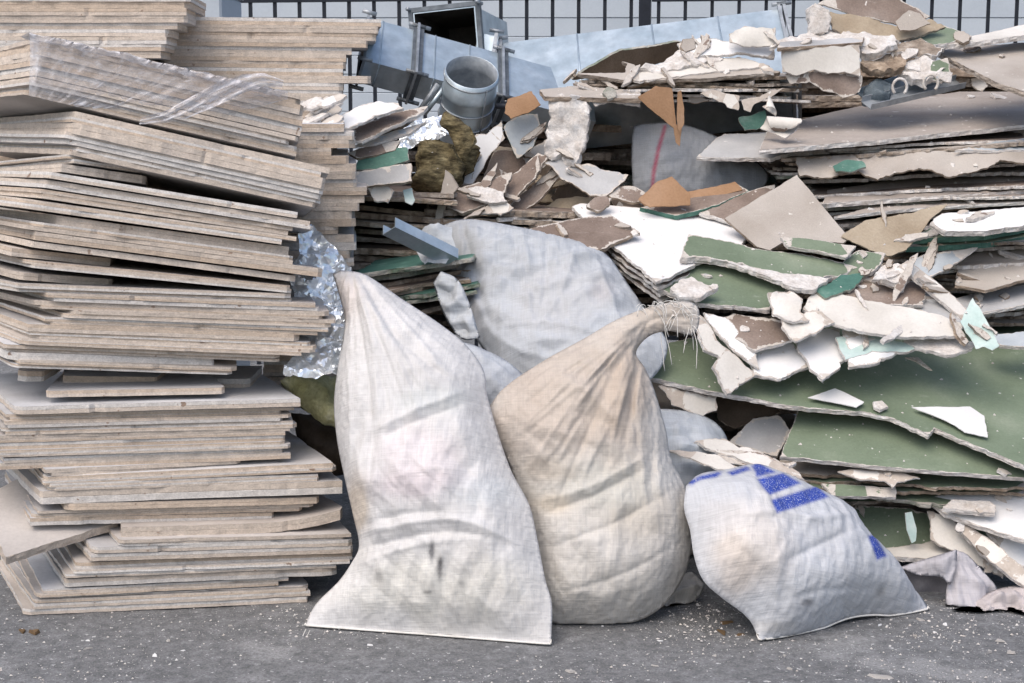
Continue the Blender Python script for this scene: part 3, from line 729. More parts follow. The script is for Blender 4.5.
def sack(name, label, poly, anchor, n, T, base, sharp=(), folds=None, excess=.05, creases=(), lumps=(), blobs=(), prints=(), h=.0065, edge_r=.16, back=.8, iters=220, cat='sack', group=None, seed=1, seam=None, shape=.5, gather=None, crump=.07, wedge=None, wrk=.0035, parent=None, anchor_k=.006):
    """A filled bag: the outline seen in the photograph on a leaning plane, blown up front and back, cloth relaxed into folds.
    folds: pixel towards which gathers run; creases: (pixel line, height, width); blobs: dirt (px, py, rx, ry, colour, amount); prints: (pixel polygon, colour)"""
    e1, e2, n = frame_of(n)
    A = P(*anchor)
    sp = smooth_poly(poly, 4.0, sharp)
    to2 = lambda q: np.array([[(p - A) @ e1, (p - A) @ e2] for p in (on_plane(x, y, A, n) for x, y in q)])
    o2 = to2(sp)
    area = 0.5 * np.sum(o2[:, 0] * np.roll(o2[:, 1], -1) - np.roll(o2[:, 0], -1) * o2[:, 1])
    if area < 0: o2 = o2[::-1]
    # resample rim
    L = np.linalg.norm(np.roll(o2, -1, 0) - o2, axis=1); c = np.concatenate([[0], np.cumsum(L)])
    s = np.linspace(0, c[-1], int(c[-1] / h), endpoint=False)
    oc = np.concatenate([o2, o2[:1]])
    o2 = np.stack([np.interp(s, c, oc[:, 0]), np.interp(s, c, oc[:, 1])], 1)
    lo, hi = o2.min(0), o2.max(0)
    gy = np.arange(lo[1], hi[1], h * .866)
    gp = np.concatenate([np.stack([np.arange(lo[0], hi[0], h) + (h / 2 if k % 2 else 0), np.full(len(np.arange(lo[0], hi[0], h)), y)], 1) for k, y in enumerate(gy)])
    gp = gp[inside(gp, o2)]; gp = gp[dist_poly(gp, o2) > h * .6]
    gp = gp + np.random.RandomState(seed).uniform(-.12, .12, gp.shape) * h
    nr = len(o2)
    vs, es, fs, *_ = delaunay_2d_cdt([Vector(p) for p in np.concatenate([o2, gp])], [], [list(range(nr))], 1, 1e-6)
    uv = np.array([[v.x, v.y] for v in vs]); fs = np.array([list(f) for f in fs if len(f) == 3])
    a, b_, c3 = uv[fs[:, 0]], uv[fs[:, 1]], uv[fs[:, 2]]
    sg = (b_[:, 0] - a[:, 0]) * (c3[:, 1] - a[:, 1]) - (b_[:, 1] - a[:, 1]) * (c3[:, 0] - a[:, 0])
    fs[sg < 0] = fs[sg < 0][:, ::-1]
    ed = {}
    for f in fs:
        for k in range(3):
            key = (min(f[k], f[(k + 1) % 3]), max(f[k], f[(k + 1) % 3])); ed[key] = ed.get(key, 0) + 1
    rimv = sorted({v for e, k in ed.items() if k == 1 for v in e})
    isrim = np.zeros(len(uv), bool); isrim[rimv] = True
    D = dist_poly(uv, o2)
    x = np.clip(D / edge_r, 0, 1)
    prof = np.power(np.clip(1 - (1 - x) ** 2, 0, 1), shape)
    p3 = np.concatenate([uv, np.zeros((len(uv), 1))], 1)
    e_ = np.array([k for k in ed]); c_ = np.bincount(e_.ravel(), minlength=len(uv)).astype(float)
    for it in range(int(.0032 / h ** 2) + 20):          # round off the ridges of the distance field
        sm_ = (np.bincount(e_[:, 0], prof[e_[:, 1]], len(uv)) + np.bincount(e_[:, 1], prof[e_[:, 0]], len(uv))) / c_
        prof = np.where(isrim, prof, prof + (sm_ - prof) * .7)
    prof = prof / max(prof.max(), 1e-6)
    hgt = prof * T * (1 + .10 * fbm(p3 * 4, seed, 2))
    sx_, sy_ = to_px_many(A + np.outer(uv[:, 0], e1) + np.outer(uv[:, 1], e2) + np.outer(hgt, n)); pix = np.stack([sx_, sy_], 1)
    if wedge:
        wq_, _p = seg_dist(pix, np.array(seam, float)); hgt = hgt * np.clip(wq_ / wedge, .0, 1) ** (.6 if wedge > 100 else .4)
        sx_, sy_ = to_px_many(A + np.outer(uv[:, 0], e1) + np.outer(uv[:, 1], e2) + np.outer(hgt, n)); pix = np.stack([sx_, sy_], 1)
    for (px, py, r, am) in lumps:
        hgt = hgt + am * np.exp(-((pix - [px, py]) ** 2).sum(1) / r ** 2) * np.clip(x * 2, 0, 1)
    for line, am, w in creases:
        q, par = seg_dist(pix, smooth_poly(line, 8)[: -max(2, int(np.linalg.norm(np.array(line[-1]) - np.array(line[0])) / 8))]); q = q + 1.2 * vnoise(np.concatenate([pix * .12, np.zeros((len(pix), 1))], 1), seed)
        hgt = hgt + .75 * am * (.7 * np.exp(-np.abs(q) / (w * .5)) + .3 * np.exp(-(q / w) ** 2)) * np.sin(np.clip(par, .04, .96) * math.pi) ** .5 * np.clip(x * 1.8, 0, 1)
    if gather:
        ga, gf, gr = gather
        dv_ = pix - np.array(folds); th = np.arctan2(dv_[:, 1], dv_[:, 0]); rr_ = np.hypot(dv_[:, 0], dv_[:, 1])
        gz = np.stack([th * gf, rr_ * .006, np.zeros(len(th))], 1)
        hgt = hgt + ga * (.45 - np.abs(fbm(gz, seed + 8, 2))) * np.exp(-rr_ / gr) * np.clip(rr_ / 25, 0, 1) * np.clip(x * 2.2, 0, 1)
    rf = np.random.RandomState(seed + 60)
    wq = uv + .012 * np.stack([fbm(p3 * 7, seed + 20, 2), fbm(p3 * 7 + 9, seed + 21, 2)], 1)
    for i_ in range(9):        # straight-edged crumple folds
        an = rf.uniform(0, math.pi); lam = rf.uniform(.035, .13)
        ph = (wq @ np.array([math.cos(an), math.sin(an)])) / lam + rf.rand()
        tri = np.abs((ph % 1) - .5) * 2
        mk = np.clip(vnoise(p3 * rf.uniform(4, 9) + 13 * i_, seed + 30 + i_) * 2.2 - .1, 0, 1)
        hgt = hgt + crump * lam * (tri - .5) * mk * np.clip(x * 2, 0, 1)
    hgt = hgt + fbm(p3 * [34, 20, 1], seed + 3, 2) * wrk * np.clip(x * 3, 0, 1)
    hb = -prof * T * back * (1 + .1 * fbm(p3 * 4, seed + 9, 2))
    nv = len(uv)
    idb = np.full(nv, -1); free = ~isrim
    idb[free] = nv + np.arange(free.sum()); idb[isrim] = np.where(isrim)[0]
    loc = np.concatenate([np.concatenate([uv, hgt[:, None]], 1), np.concatenate([uv[free], hb[free][:, None]], 1)])
    FB = idb[fs[:, ::-1]]
    faces = np.concatenate([fs, FB])
    # edges and bend pairs
    h_ = np.concatenate([faces[:, [0, 1]], faces[:, [1, 2]], faces[:, [2, 0]]]); op = np.concatenate([faces[:, 2], faces[:, 0], faces[:, 1]])
    key = np.sort(h_, 1); od = np.lexsort((key[:, 1], key[:, 0])); ks_, oo = key[od], op[od]
    same = (ks_[1:] == ks_[:-1]).all(1)
    E = ks_[np.concatenate([[True], ~same])]; Bp = np.stack([oo[:-1][same], oo[1:][same]], 1); Bp = Bp[Bp[:, 0] != Bp[:, 1]]
    rest = np.linalg.norm(loc[E[:, 0]] - loc[E[:, 1]], axis=1)
    brest = np.linalg.norm(loc[Bp[:, 0]] - loc[Bp[:, 1]], axis=1)
    mid = (loc[E[:, 0]] + loc[E[:, 1]])[:, :2] / 2
    dv = loc[E[:, 1]] - loc[E[:, 0]]; dv = dv[:, :2] / (np.linalg.norm(dv[:, :2], axis=1, keepdims=True) + 1e-9)
    ex = np.full(len(E), excess)
    if folds is not None:
        f2 = to2([folds])[0]; w = f2 - mid; r = np.linalg.norm(w, axis=1); w = w / (r[:, None] + 1e-9)
        cross = np.abs(w[:, 0] * dv[:, 1] - w[:, 1] * dv[:, 0])
        ex = excess * (.35 + 1.5 * cross * np.exp(-r / .35))
    ex = ex * (1 + .6 * fbm(np.concatenate([mid * 7, np.zeros((len(mid), 1))], 1), seed + 4, 2))
    ak = np.full(len(loc), anchor_k); ak[:nv][isrim] = .5
    V = cloth_relax(loc.copy(), E, Bp, rest * (1 + np.clip(ex * 1.7, 0, .4)), brest * (1 + excess * .8), ak, iters)
    W = A + V[:, :1] * e1 + V[:, 1:2] * e2 + V[:, 2:3] * n
    W[:, 2] = np.maximum(W[:, 2], .004)
    # dye
    uva = np.concatenate([uv, uv[free]])
    dye = np.tile(np.array(base, float), (len(W), 1))
    dye *= (1 + .05 * fbm(np.concatenate([uva * 6, np.zeros((len(uva), 1))], 1), seed + 6, 3))[:, None]
    fx, fy = to_px_many(W); pixw = np.stack([fx, fy], 1)
    for (px, py, rx, ry, col, am) in blobs:
        d = (pixw - [px, py]) / [rx, ry]
        d = d + .35 * np.stack([fbm(np.concatenate([uva * 14, np.zeros((len(uva), 1))], 1), seed + 11, 2), fbm(np.concatenate([uva * 14, np.ones((len(uva), 1))], 1), seed + 12, 2)], 1)
        w = am * np.clip(1.6 * np.exp(-(d * d).sum(1)), 0, 1)
        dye = dye * (1 - w[:, None]) + np.array(col) * w[:, None]
    front = np.concatenate([np.ones(nv, bool), np.zeros(int(free.sum()), bool)])
    for q, col in prints:
        qq = np.asarray(q, float); ds_ = dist_poly(pixw, qq); ds_ = np.where(inside(pixw, qq), ds_, -ds_)
        w = np.clip(ds_ / 2.4 + .5, 0, 1) * front
        dye = dye * (1 - w[:, None]) + np.array(col) * w[:, None]
    o = link_mesh(name, W, faces.tolist(), ['woven'], smooth=True, uv=uva, dye=dye, parent=parent)
    if parent is None: tag(o, label, cat, group)
    if seam:       # stitched hem: a thin welt along the named outline run
        sl_ = smooth_poly(seam, 6)[: -int(np.linalg.norm(np.array(seam[-1]) - np.array(seam[0])) / 6)]
        rp = W[:nv][isrim]; rx_, ry_ = to_px_many(rp); q_, par_ = seg_dist(np.stack([rx_, ry_], 1), sl_)
        od_ = np.argsort(par_); od_ = od_[q_[od_] < 9]
        run = rp[od_][::2]
        tube('hem', run, .0024, 'thread', o)
    return o
def tube(name, pts, r, mat, parent=None, sides=6, taper=False):
    pts = np.asarray(pts, float); n = len(pts); V, Fc = [], []
    for k in range(n):
        d = unit(pts[min(k + 1, n - 1)] - pts[max(k - 1, 0)])
        u = unit(np.cross(d, [0.3, .2, 1.0])); v = np.cross(d, u)
        rr = r * (1 - .7 * k / n) if taper else r
        for j in range(sides):
            a = 2 * math.pi * j / sides
            V.append(pts[k] + (u * math.cos(a) + v * math.sin(a)) * rr)
    for k in range(n - 1):
        for j in range(sides):
            Fc.append([k * sides + j, k * sides + (j + 1) % sides, (k + 1) * sides + (j + 1) % sides, (k + 1) * sides + j])
    Fc += [list(range(sides))[::-1], [(n - 1) * sides + j for j in range(sides)]]
    return link_mesh(name, V, Fc, [mat], smooth=True, parent=parent)

def stand(g0, g1, lean):
    """Normal of a plane standing on the ground line through two pixels, leaning back by lean per unit height."""
    n_ = np.cross(G(*g1) - G(*g0), np.array([0, lean, 1.0]))
    n_ = n_ if n_[1] < 0 else -n_
    return unit(n_)
WHITE = (0.645, 0.64, 0.64)
# --- tall white sack in front
GA = G(430, 636.5)
A_poly = [(333, 274), (341, 270), (366, 275), (402, 299), (440, 324), (468, 347), (484, 371), (487, 394), (497, 430), (511, 470), (529, 504), (536, 532), (545, 578), (552, 605), (551, 646), (500, 642), (430, 635), (370, 632), (304, 627), (316, 604), (338, 582), (352, 562), (359, 545), (353, 515), (345, 480), (337, 440), (334, 402), (339, 360), (345, 322), (339, 295)]
sackA = sack('filled_sack', 'tall white woven sack with gathered pointed top leaning on the heap', A_poly, (430, 636.5, GA[1]), stand((304, 627), (551, 646), .44), .115, WHITE, sharp=(0, 1, 14, 18), folds=(350, 262), excess=.055, gather=(.030, 9, 110),
    creases=[([(365, 300), (395, 350), (420, 420)], .012, 6), ([(352, 300), (365, 360), (372, 430), (370, 500)], -.012, 6), ([(380, 320), (430, 365), (475, 390)], -.010, 6), ([(385, 300), (440, 345), (480, 385)], .010, 6),
             ([(380, 430), (430, 405), (470, 392)], .014, 5), ([(385, 438), (435, 415), (478, 402)], -.012, 5), ([(352, 540), (400, 527), (450, 520), (490, 530), (530, 560)], .014, 6), ([(355, 552), (400, 540), (450, 532), (485, 541)], -.014, 5), ([(358, 528), (400, 516), (445, 512)], -.010, 5), ([(360, 565), (410, 548), (460, 541)], .008, 5),
             ([(345, 330), (350, 400), (352, 470), (362, 530)], .012, 7), ([(400, 480), (440, 470), (500, 478)], .006, 8)],
    lumps=[(420, 470, 60, .02), (430, 590, 80, .012), (360, 480, 25, .015), (480, 440, 30, .012)],
    blobs=[(435, 400, 30, 12, (.45, .50, .50), .35), (480, 490, 34, 14, (.50, .55, .58), .40), (410, 485, 40, 14, (.66, .56, .60), .45), (420, 455, 30, 22, (.74, .66, .68), .5), (357, 505, 9, 26, (.62, .50, .36), .55), (440, 590, 70, 30, (.72, .70, .62), .5), (345, 300, 16, 22, (.68, .60, .56), .5),
           (432, 552, 2.5, 9, (.12, .12, .13), .8), (440, 568, 2.2, 10, (.12, .12, .13), .7), (379, 577, 4, 5, (.2, .2, .2), .5), (462, 583, 3, 4, (.2, .2, .2), .5), (428, 592, 4, 1.5, (.12, .12, .12), .7), (441, 562, 2, 5, (.1, .1, .1), .7)],
    seam=[(304, 627), (370, 632), (430, 636), (500, 643), (551, 646)], edge_r=.135, wedge=150, seed=11, wrk=.002, h=.0052)
for k, (x, y) in enumerate([(306, 629), (310, 630), (551, 644)]):
    p = P(x, y, GA[1] + .02)
    tube('loose_thread', [p, p + np.array([.006 - .012 * (k != 2), -.01, -.012]), p + np.array([.02 * (1 if k == 2 else -.2), -.02, -.02])], .0009, 'thread', sackA, 4)

# --- beige sack beside it, neck twisted over to the right
GB = G(600, 628)
TAN = (0.50, 0.42, 0.345)
B_poly = [(483, 416), (504, 388), (545, 360), (585, 338), (612, 322), (640, 310), (666, 303), (690, 302), (699, 310), (698, 328), (690, 335), (668, 331), (648, 337), (636, 353), (645, 368), (655, 392), (666, 430), (671, 458), (684, 484), (692, 510), (692, 545), (682, 580), (657, 611), (622, 625), (585, 626), (552, 622), (535, 600), (530, 540), (515, 480), (494, 432)]
sackB = sack('filled_sack', 'dirty beige sack with its frayed twisted neck bent to the right', B_poly, (600, 628, GB[1] + .02), (.05, -.955, .295), .100, (0.58, 0.56, 0.53), sharp=(0,), folds=(648, 318), excess=.07, gather=(.036, 8, 110),
    creases=[([(640, 325), (600, 365), (560, 420), (530, 470)], .016, 7), ([(636, 338), (610, 385), (580, 450), (560, 500)], -.016, 7), ([(632, 350), (622, 400), (610, 450)], .014, 6), ([(620, 330), (575, 365), (520, 410)], -.012, 6), ([(600, 335), (550, 370), (505, 405)], .010, 6),
             ([(545, 512), (590, 497), (640, 470)], -.014, 6), ([(540, 500), (590, 486), (645, 455)], .010, 6), ([(550, 545), (610, 525), (670, 490)], -.010, 7), ([(560, 590), (620, 575), (680, 540)], -.008, 8), ([(645, 372), (655, 430), (650, 480)], -.010, 6), ([(585, 470), (610, 420), (625, 370)], .010, 6), ([(696, 318), (665, 316), (638, 330), (620, 350)], -.014, 4), ([(694, 310), (665, 308), (640, 318), (610, 345)], .012, 4), ([(694, 328), (662, 325), (642, 338)], .012, 4), ([(640, 345), (640, 380), (650, 420)], .010, 4), ([(628, 345), (632, 400), (640, 450)], -.010, 4), ([(612, 350), (590, 400), (560, 450)], -.010, 4), ([(596, 350), (560, 390), (520, 430)], .009, 4)],
    lumps=[(615, 550, 60, .018), (560, 430, 40, .008)],
    blobs=[(575, 385, 60, 55, (.50, .42, .35), .65), (625, 390, 25, 60, (.47, .385, .31), .6), (520, 420, 35, 45, (.51, .43, .365), .5), (555, 505, 18, 10, (.56, .46, .33), .5), (640, 515, 35, 22, (.42, .37, .30), .45), (600, 480, 45, 25, (.52, .52, .47), .5), (590, 590, 70, 22, (.48, .46, .42), .45), (545, 470, 22, 14, (.38, .30, .22), .4), (660, 320, 35, 16, (.55, .48, .41), .7)],
    edge_r=.16, seed=23, wrk=.002, h=.0052)
rs = random.Random(5)
for k in range(44):
    x, y = rs.uniform(640, 694), 0
    y = 309 - (x - 640) * .12 + rs.uniform(-3, 3) if x < 668 else 304 + (x - 668) * .35 + rs.uniform(-4, 18)
    p = P(x, y, .24 + .02 * rs.random())
    q = [p]
    d = np.array([rs.uniform(-.4, 1), rs.uniform(-1, -.1), rs.uniform(-.2, 1)]) * .008
    for s in range(rs.randint(4, 9) + (7 if k < 4 else 0)):
        q.append(q[-1] + d); d = d * .9 + np.array([rs.uniform(-.002, .002), 0, -.0022])
    tube('frayed_thread', q, .0009, 'thread', sackB, 4)
# loose corner of that sack at the ground
sack('sack_corner', None, [(648, 614), (664, 598), (688, 572), (704, 584), (700, 596), (676, 612), (655, 616)], (670, 612, .16), (.2, -.8, .5), .016, (.58, .56, .53), sharp=(0, 3), excess=.08, h=.005, edge_r=.05, crump=.3, seed=4, parent=sackB)

# --- white sack with blue print, bottom right
GC = G(845, 626)
BLUE = (0.028, 0.065, 0.36)
C_poly = [(686, 486), (700, 474), (728, 469), (760, 464), (792, 478), (822, 492), (846, 503), (856, 512), (858, 530), (880, 548), (902, 574), (922, 598), (930, 610), (905, 616), (872, 615), (846, 619), (815, 632), (790, 640), (760, 642), (748, 618), (722, 598), (703, 580), (694, 556), (690, 530), (684, 508)]
sackC = sack('filled_sack', 'white plastic-woven sack with blue printed blocks lying on the asphalt', C_poly, (845, 626, GC[1]), stand((762, 642), (930, 611), .75), .125, (0.53, 0.55, 0.585), h=.0065, sharp=(0, 12, 18), folds=None, excess=.04, crump=.04,
    creases=[([(760, 635), (752, 590), (735, 545), (725, 510)], .014, 9), ([(790, 560), (830, 540), (855, 530)], -.012, 7), ([(800, 520), (830, 518), (855, 512)], .010, 6), ([(700, 500), (745, 492), (790, 490)], -.010, 7), ([(770, 560), (775, 600), (768, 635)], .012, 9), ([(720, 540), (745, 560), (760, 590)], -.008, 7), ([(790, 600), (840, 590), (900, 592)], -.008, 10), ([(740, 520), (790, 515), (840, 535)], .010, 9)],
    lumps=[(760, 545, 40, .02), (830, 560, 45, .02), (740, 500, 30, .014)],
    blobs=[(755, 540, 35, 38, (.76, .68, .60), .5), (735, 560, 16, 30, (.74, .64, .55), .45), (840, 590, 45, 20, (.46, .48, .50), .45), (808, 603, 5, 3, (.15, .15, .16), .7), (880, 592, 4, 4, (.2, .2, .2), .6), (730, 520, 25, 15, (.60, .60, .62), .4), (770, 628, 25, 6, (.5, .49, .47), .5)],
    prints=[([(752, 466), (757, 462), (776, 472), (757, 477)], BLUE), ([(757, 479), (783, 473), (801, 483), (783, 490), (770, 495), (764, 489)], BLUE), ([(771, 500), (800, 491), (817, 486), (829, 497), (800, 506), (777, 513)], BLUE), ([(868, 536), (874, 534), (887, 556), (877, 560)], BLUE), ([(687, 482), (700, 476), (722, 471), (718, 477), (700, 480), (690, 486)], BLUE), ([(728, 472), (748, 466), (750, 470), (731, 476)], BLUE)],
    seam=[(760, 642), (790, 640), (815, 632), (846, 619), (872, 615), (905, 616), (930, 610)], edge_r=.14, seed=31, wrk=.003)

# --- grey-white sack lying behind, across the middle
D_poly = [(440, 226), (468, 219), (520, 227), (575, 239), (606, 254), (628, 284), (650, 316), (668, 346), (650, 380), (600, 400), (560, 395), (528, 379), (498, 364), (478, 342), (464, 312), (452, 276), (441, 250)]
sackD = sack('filled_sack', 'grey-white sack lying across the middle behind the standing sacks', D_poly, (540, 330, .58), (-.10, -.72, .70), .065, (0.46, 0.49, 0.525), sharp=(0, 3, 11), folds=(500, 130), excess=.055, gather=(.010, 14, 300),
    creases=[([(462, 226), (474, 270), (490, 330)], -.018, 6), ([(446, 240), (470, 290), (500, 350)], .014, 6), ([(520, 232), (530, 280), (525, 315)], .010, 4), ([(545, 238), (545, 290), (535, 320)], -.010, 4), ([(575, 245), (560, 295), (535, 325)], .010, 4), ([(490, 326), (520, 352), (570, 356)], .014, 6), ([(610, 262), (635, 306), (655, 345)], -.012, 5), ([(500, 330), (540, 322), (600, 335)], .008, 5), ([(596, 255), (612, 300), (630, 350)], .012, 4)],
    blobs=[(468, 255, 18, 26, (.30, .30, .30), .5), (600, 292, 10, 10, (.42, .38, .38), .4), (470, 320, 12, 26, (.38, .38, .40), .4), (550, 300, 40, 30, (.56, .54, .53), .3)], edge_r=.13, seed=43, wrk=.002, crump=.14)
# --- glimpses of further sacks
sack('filled_sack', 'blue-grey sack glimpsed low between the white and beige sacks', [(455, 345), (490, 352), (520, 372), (535, 400), (525, 450), (490, 450), (460, 400)], (495, 400, .34), (0, -.9, .4), .07, (.50, .53, .57), crump=.15, excess=.05, h=.009, edge_r=.10, seed=7)
sack('filled_sack', 'bluish sack tucked behind the beige sack under torn paper', [(640, 415), (660, 409), (690, 412), (715, 422), (728, 442), (724, 470), (705, 500), (680, 520), (640, 500), (630, 450)], (685, 455, .36), (.1, -.85, .5), .08, (.52, .555, .59), crump=.15, folds=(640, 470), excess=.06, h=.008, edge_r=.11, seed=8, creases=[([(660, 420), (690, 430), (700, 455)], -.010, 6), ([(655, 440), (690, 445), (710, 465)], .008, 6)])
sk = sack('filled_sack', 'grey woven sack with a red stripe deep inside the heap', [(633, 132), (640, 124), (680, 124), (720, 138), (755, 160), (768, 180), (740, 205), (690, 212), (640, 205), (632, 170)], (690, 170, 1.24), (.05, -.93, .3), .05, (.25, .265, .285), folds=(690, 100), excess=.04, h=.007, edge_r=.16, seed=9, wrk=.002,
    prints=[([(664, 125), (667, 125), (660, 150), (655, 175), (653, 200), (650, 200), (652, 172), (657, 148)], (.28, .06, .10))])
# --- empty bags in the lower right corner
sack('empty_bag', 'pale lilac crumpled bag standing beside the blue-printed sack', [(945, 618), (946, 592), (951, 570), (957, 550), (968, 555), (982, 570), (996, 586), (1002, 604), (988, 614), (965, 622)], (965, 618, .17), (.2, -.9, .35), .022, (.50, .485, .515), sharp=(0, 3, 7), folds=(957, 540), gather=(.03, 7, 90), excess=.06, h=.006, edge_r=.05, seed=12, crump=.22, cat='bag')
sack('empty_bag', 'loose upper flap of lilac bag reaching over the dark hollow', [(896, 568), (925, 559), (957, 549), (956, 566), (950, 586), (940, 577), (918, 575)], (935, 568, .20), (-.3, -.8, .5), .014, (.46, .45, .48), sharp=(0, 2, 4), excess=.06, h=.006, edge_r=.04, seed=15, crump=.2, cat='bag')
sack('cloth_scrap', 'pinkish crumpled cloth scrap at the foot of the heap', [(950, 620), (968, 606), (990, 592), (1012, 586), (1048, 584), (1050, 640), (1024, 634), (1004, 622), (978, 627)], (985, 622, .12), (0, -.6, .8), .03, (.52, .475, .475), sharp=(0, 4, 6), excess=.07, h=.006, edge_r=.06, seed=16, crump=.3, cat='cloth', creases=[([(965, 615), (1000, 603), (1030, 606)], -.03, 6), ([(975, 604), (1005, 596), (1035, 598)], .025, 6), ([(1000, 620), (1020, 605), (1040, 590)], .02, 5)])
sack('bag_flap', None, [(433, 283), (441, 271), (458, 280), (470, 305), (480, 338), (462, 339), (445, 317)], (452, 302, .50), (-.4, -.85, .3), .014, (.50, .53, .56), sharp=(0, 1, 4), excess=.07, h=.006, edge_r=.04, seed=17, crump=.25, parent=sackD)

# ================================================================ RUBBLE HEAP: broken plasterboard
GRN = ('green_paper', 'gypsum', 'brown_paper')
WHT = ('white_paper', 'gypsum', 'brown_paper')
CRM = ('cream_paper', 'gypsum', 'brown_paper')
BRN = ('brown_paper', 'gypsum', 'grey_paper')
GRY = ('grey_paper', 'gypsum', 'brown_paper')
BGE = ('beige_paper', 'gypsum_dirty', 'brown_paper')
TAN_ = ('tan_paper', 'tan_paper', 'brown_paper')
CRD = ('cardboard', 'cardboard', 'cardboard')
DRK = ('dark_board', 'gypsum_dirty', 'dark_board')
PTL = ('pale_teal', 'gypsum', 'white_paper')
TEA = ('teal_paper', 'gypsum_green', 'brown_paper')
BGR = ('bluegrey_paper', 'gypsum', 'brown_paper')
GYP = ('gypsum', 'gypsum', 'gypsum')
DRT = ('brown_paper', 'gypsum_dirty', 'brown_paper')
GEDGE = ('green_paper', 'gypsum_green', 'brown_paper')
def pb(label, poly, anchor, n, mats, cat='plasterboard', name='plasterboard_piece', **kw):
    return shard(name, label, cat, poly, anchor, n, mats=mats, **kw)

# ---- bundles of sheets whose broken edges show between the big pieces
def layers(label, group, xl, xr, yb, yt, Y, pitch, palette, slope=0.0, depth=.45, sy=0.0, Yvar=.06, rag=.008, tfac=.8, seed=1, xvar=30, slope2=None):
    """Sheets lying one on another from pixel row yb up to yt, front edges near depth Y."""
    rs = random.Random(seed)
    y, k = yb, 0
    while y > yt:
        f = (yb - y) / max(1, yb - yt)
        sl = slope if slope2 is None else slope + (slope2 - slope) * f
        a, b_ = xl + rs.uniform(-xvar, xvar), xr + rs.uniform(-xvar, xvar)
        Yk = Y + rs.uniform(-Yvar, Yvar)
        sl += rs.uniform(-.02, .02)
        A, B = P(a, y - sl * (a - xl), Yk), P(b_, y - sl * (b_ - xl), Yk + rs.uniform(-.05, .05))
        syk = sy + rs.uniform(-.03, .03)
        sx = (B[2] - A[2] - syk * (B[1] - A[1])) / (B[0] - A[0])
        n = unit((-sx, -syk, 1)); e1 = unit(B - A); e2 = np.cross(n, e1)
        W_ = np.linalg.norm(B - A)
        q = [(0, rs.uniform(-.02, .02)), (W_ * .3, rs.uniform(-.03, .03)), (W_ * .62, rs.uniform(-.03, .03)), (W_, rs.uniform(-.02, .02)), (W_ + rs.uniform(-.1, .05), depth), (rs.uniform(-.05, .1), depth)]
        t = pitch * (Y + 3.69) / F_PX * tfac * rs.uniform(.75, 1.1)
        _ns[0] += 1
        o = plate('plasterboard_piece', q, A, e1, e2, n, t, rs.choice(palette), rag=rag, warp=.006, seg=.009, grid=.06, seed=_ns[0])
        tag(o, label, 'plasterboard', group)
        y -= pitch * rs.uniform(.85, 1.35); k += 1
MIXB = [DRT, DRT, BGE, ('grey_paper', 'gypsum_dirty', 'brown_paper'), ('brown_paper', 'gypsum_dirty', 'grey_paper')]
MIXG = [GEDGE, ('green_paper', 'gypsum_dirty', 'brown_paper'), BGE, DRT]
MIXR = [('dusty_paper', 'gypsum', 'brown_paper'), ('dusty_paper', 'gypsum_dirty', 'brown_paper'), BGE, ('brown_paper', 'gypsum', 'grey_paper'), GEDGE]
# low right, from the ground up behind the printed sack
layers('broken plasterboard layer at the foot of the heap behind the sacks', 'layers at the foot of the heap', 620, 1040, 600, 500, .62, 7.0, MIXG, sy=.10, depth=.8, seed=3, slope=-.02)
layers('broken plasterboard layer under the big green boards', 'layers under the green boards', 780, 1040, 499, 470, .36, 4.6, MIXG, sy=.15, seed=5, slope=-.035, xvar=14, Yvar=.03)
layers('plasterboard layer in the dark gap below the big green board', 'layers in the gap below the green board', 640, 800, 520, 400, .72, 8, [DRT, BGE], seed=6, depth=.6, slope=-.05)
# right, layered wall of sheets
layers('broken sheet in the layered right side of the heap', 'layered right side of the heap', 880, 1050, 352, 238, .98, 4.7, MIXR, seed=8, depth=.6, slope=.02, sy=.06, xvar=22, rag=.013)
layers('broken sheet in the layers under the brown-topped sheets', 'layers under the brown-topped sheets', 800, 1050, 236, 190, 1.10, 4.3, MIXR, seed=9, depth=.6, slope=.055, sy=.05, xvar=12, Yvar=.04, rag=.012)
layers('torn layer between the two long brown-topped sheets', 'layers between the brown-topped sheets', 790, 1050, 180, 146, 1.16, 4.0, MIXR, seed=10, depth=.6, slope=.05, sy=.04, xvar=14, Yvar=.04, rag=.014)
# crest
layers('torn tan sheet edge along the crest of the heap', 'torn sheet edges along the crest', 585, 800, 98, 72, 1.26, 3.9, [DRT, BGE, BGE, ('tan_paper', 'gypsum', 'brown_paper')], seed=12, depth=.75, slope=.0, sy=.03, xvar=18, Yvar=.05, rag=.016)
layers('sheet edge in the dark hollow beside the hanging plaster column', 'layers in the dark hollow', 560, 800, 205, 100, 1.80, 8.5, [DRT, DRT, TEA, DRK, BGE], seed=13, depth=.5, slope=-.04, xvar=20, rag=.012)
layers('sheet deep under the middle of the heap', 'layers under the middle of the heap', 430, 700, 330, 205, 1.05, 7.5, MIXB, seed=14, depth=.6, slope=-.02, xvar=25, rag=.012)
layers('sheet deep under the right of the heap', 'layers under the right of the heap', 690, 1050, 345, 215, 1.30, 8.5, MIXB, seed=15, depth=.5, xvar=25)
layers('dark layered sheet behind the short-ended pile', 'layers behind the short-ended pile', 335, 450, 300, 178, 1.00, 7.5, [DRT, DRK, BGE, DRT], seed=16, depth=.5, slope=-.06, xvar=14)
layers('brown and teal edged sheet behind the tall white sack', 'sheets behind the tall white sack', 355, 470, 318, 274, .66, 6.0, [TEA, DRT, BGE, TEA], seed=17, depth=.5, slope=.16, xvar=8, Yvar=.03)
layers('sheet under the mineral wool behind the ducts', 'layers under the mineral wool', 380, 600, 250, 118, 1.62, 9, [DRT, BGE, DRK], seed=18, depth=.6, xvar=25)
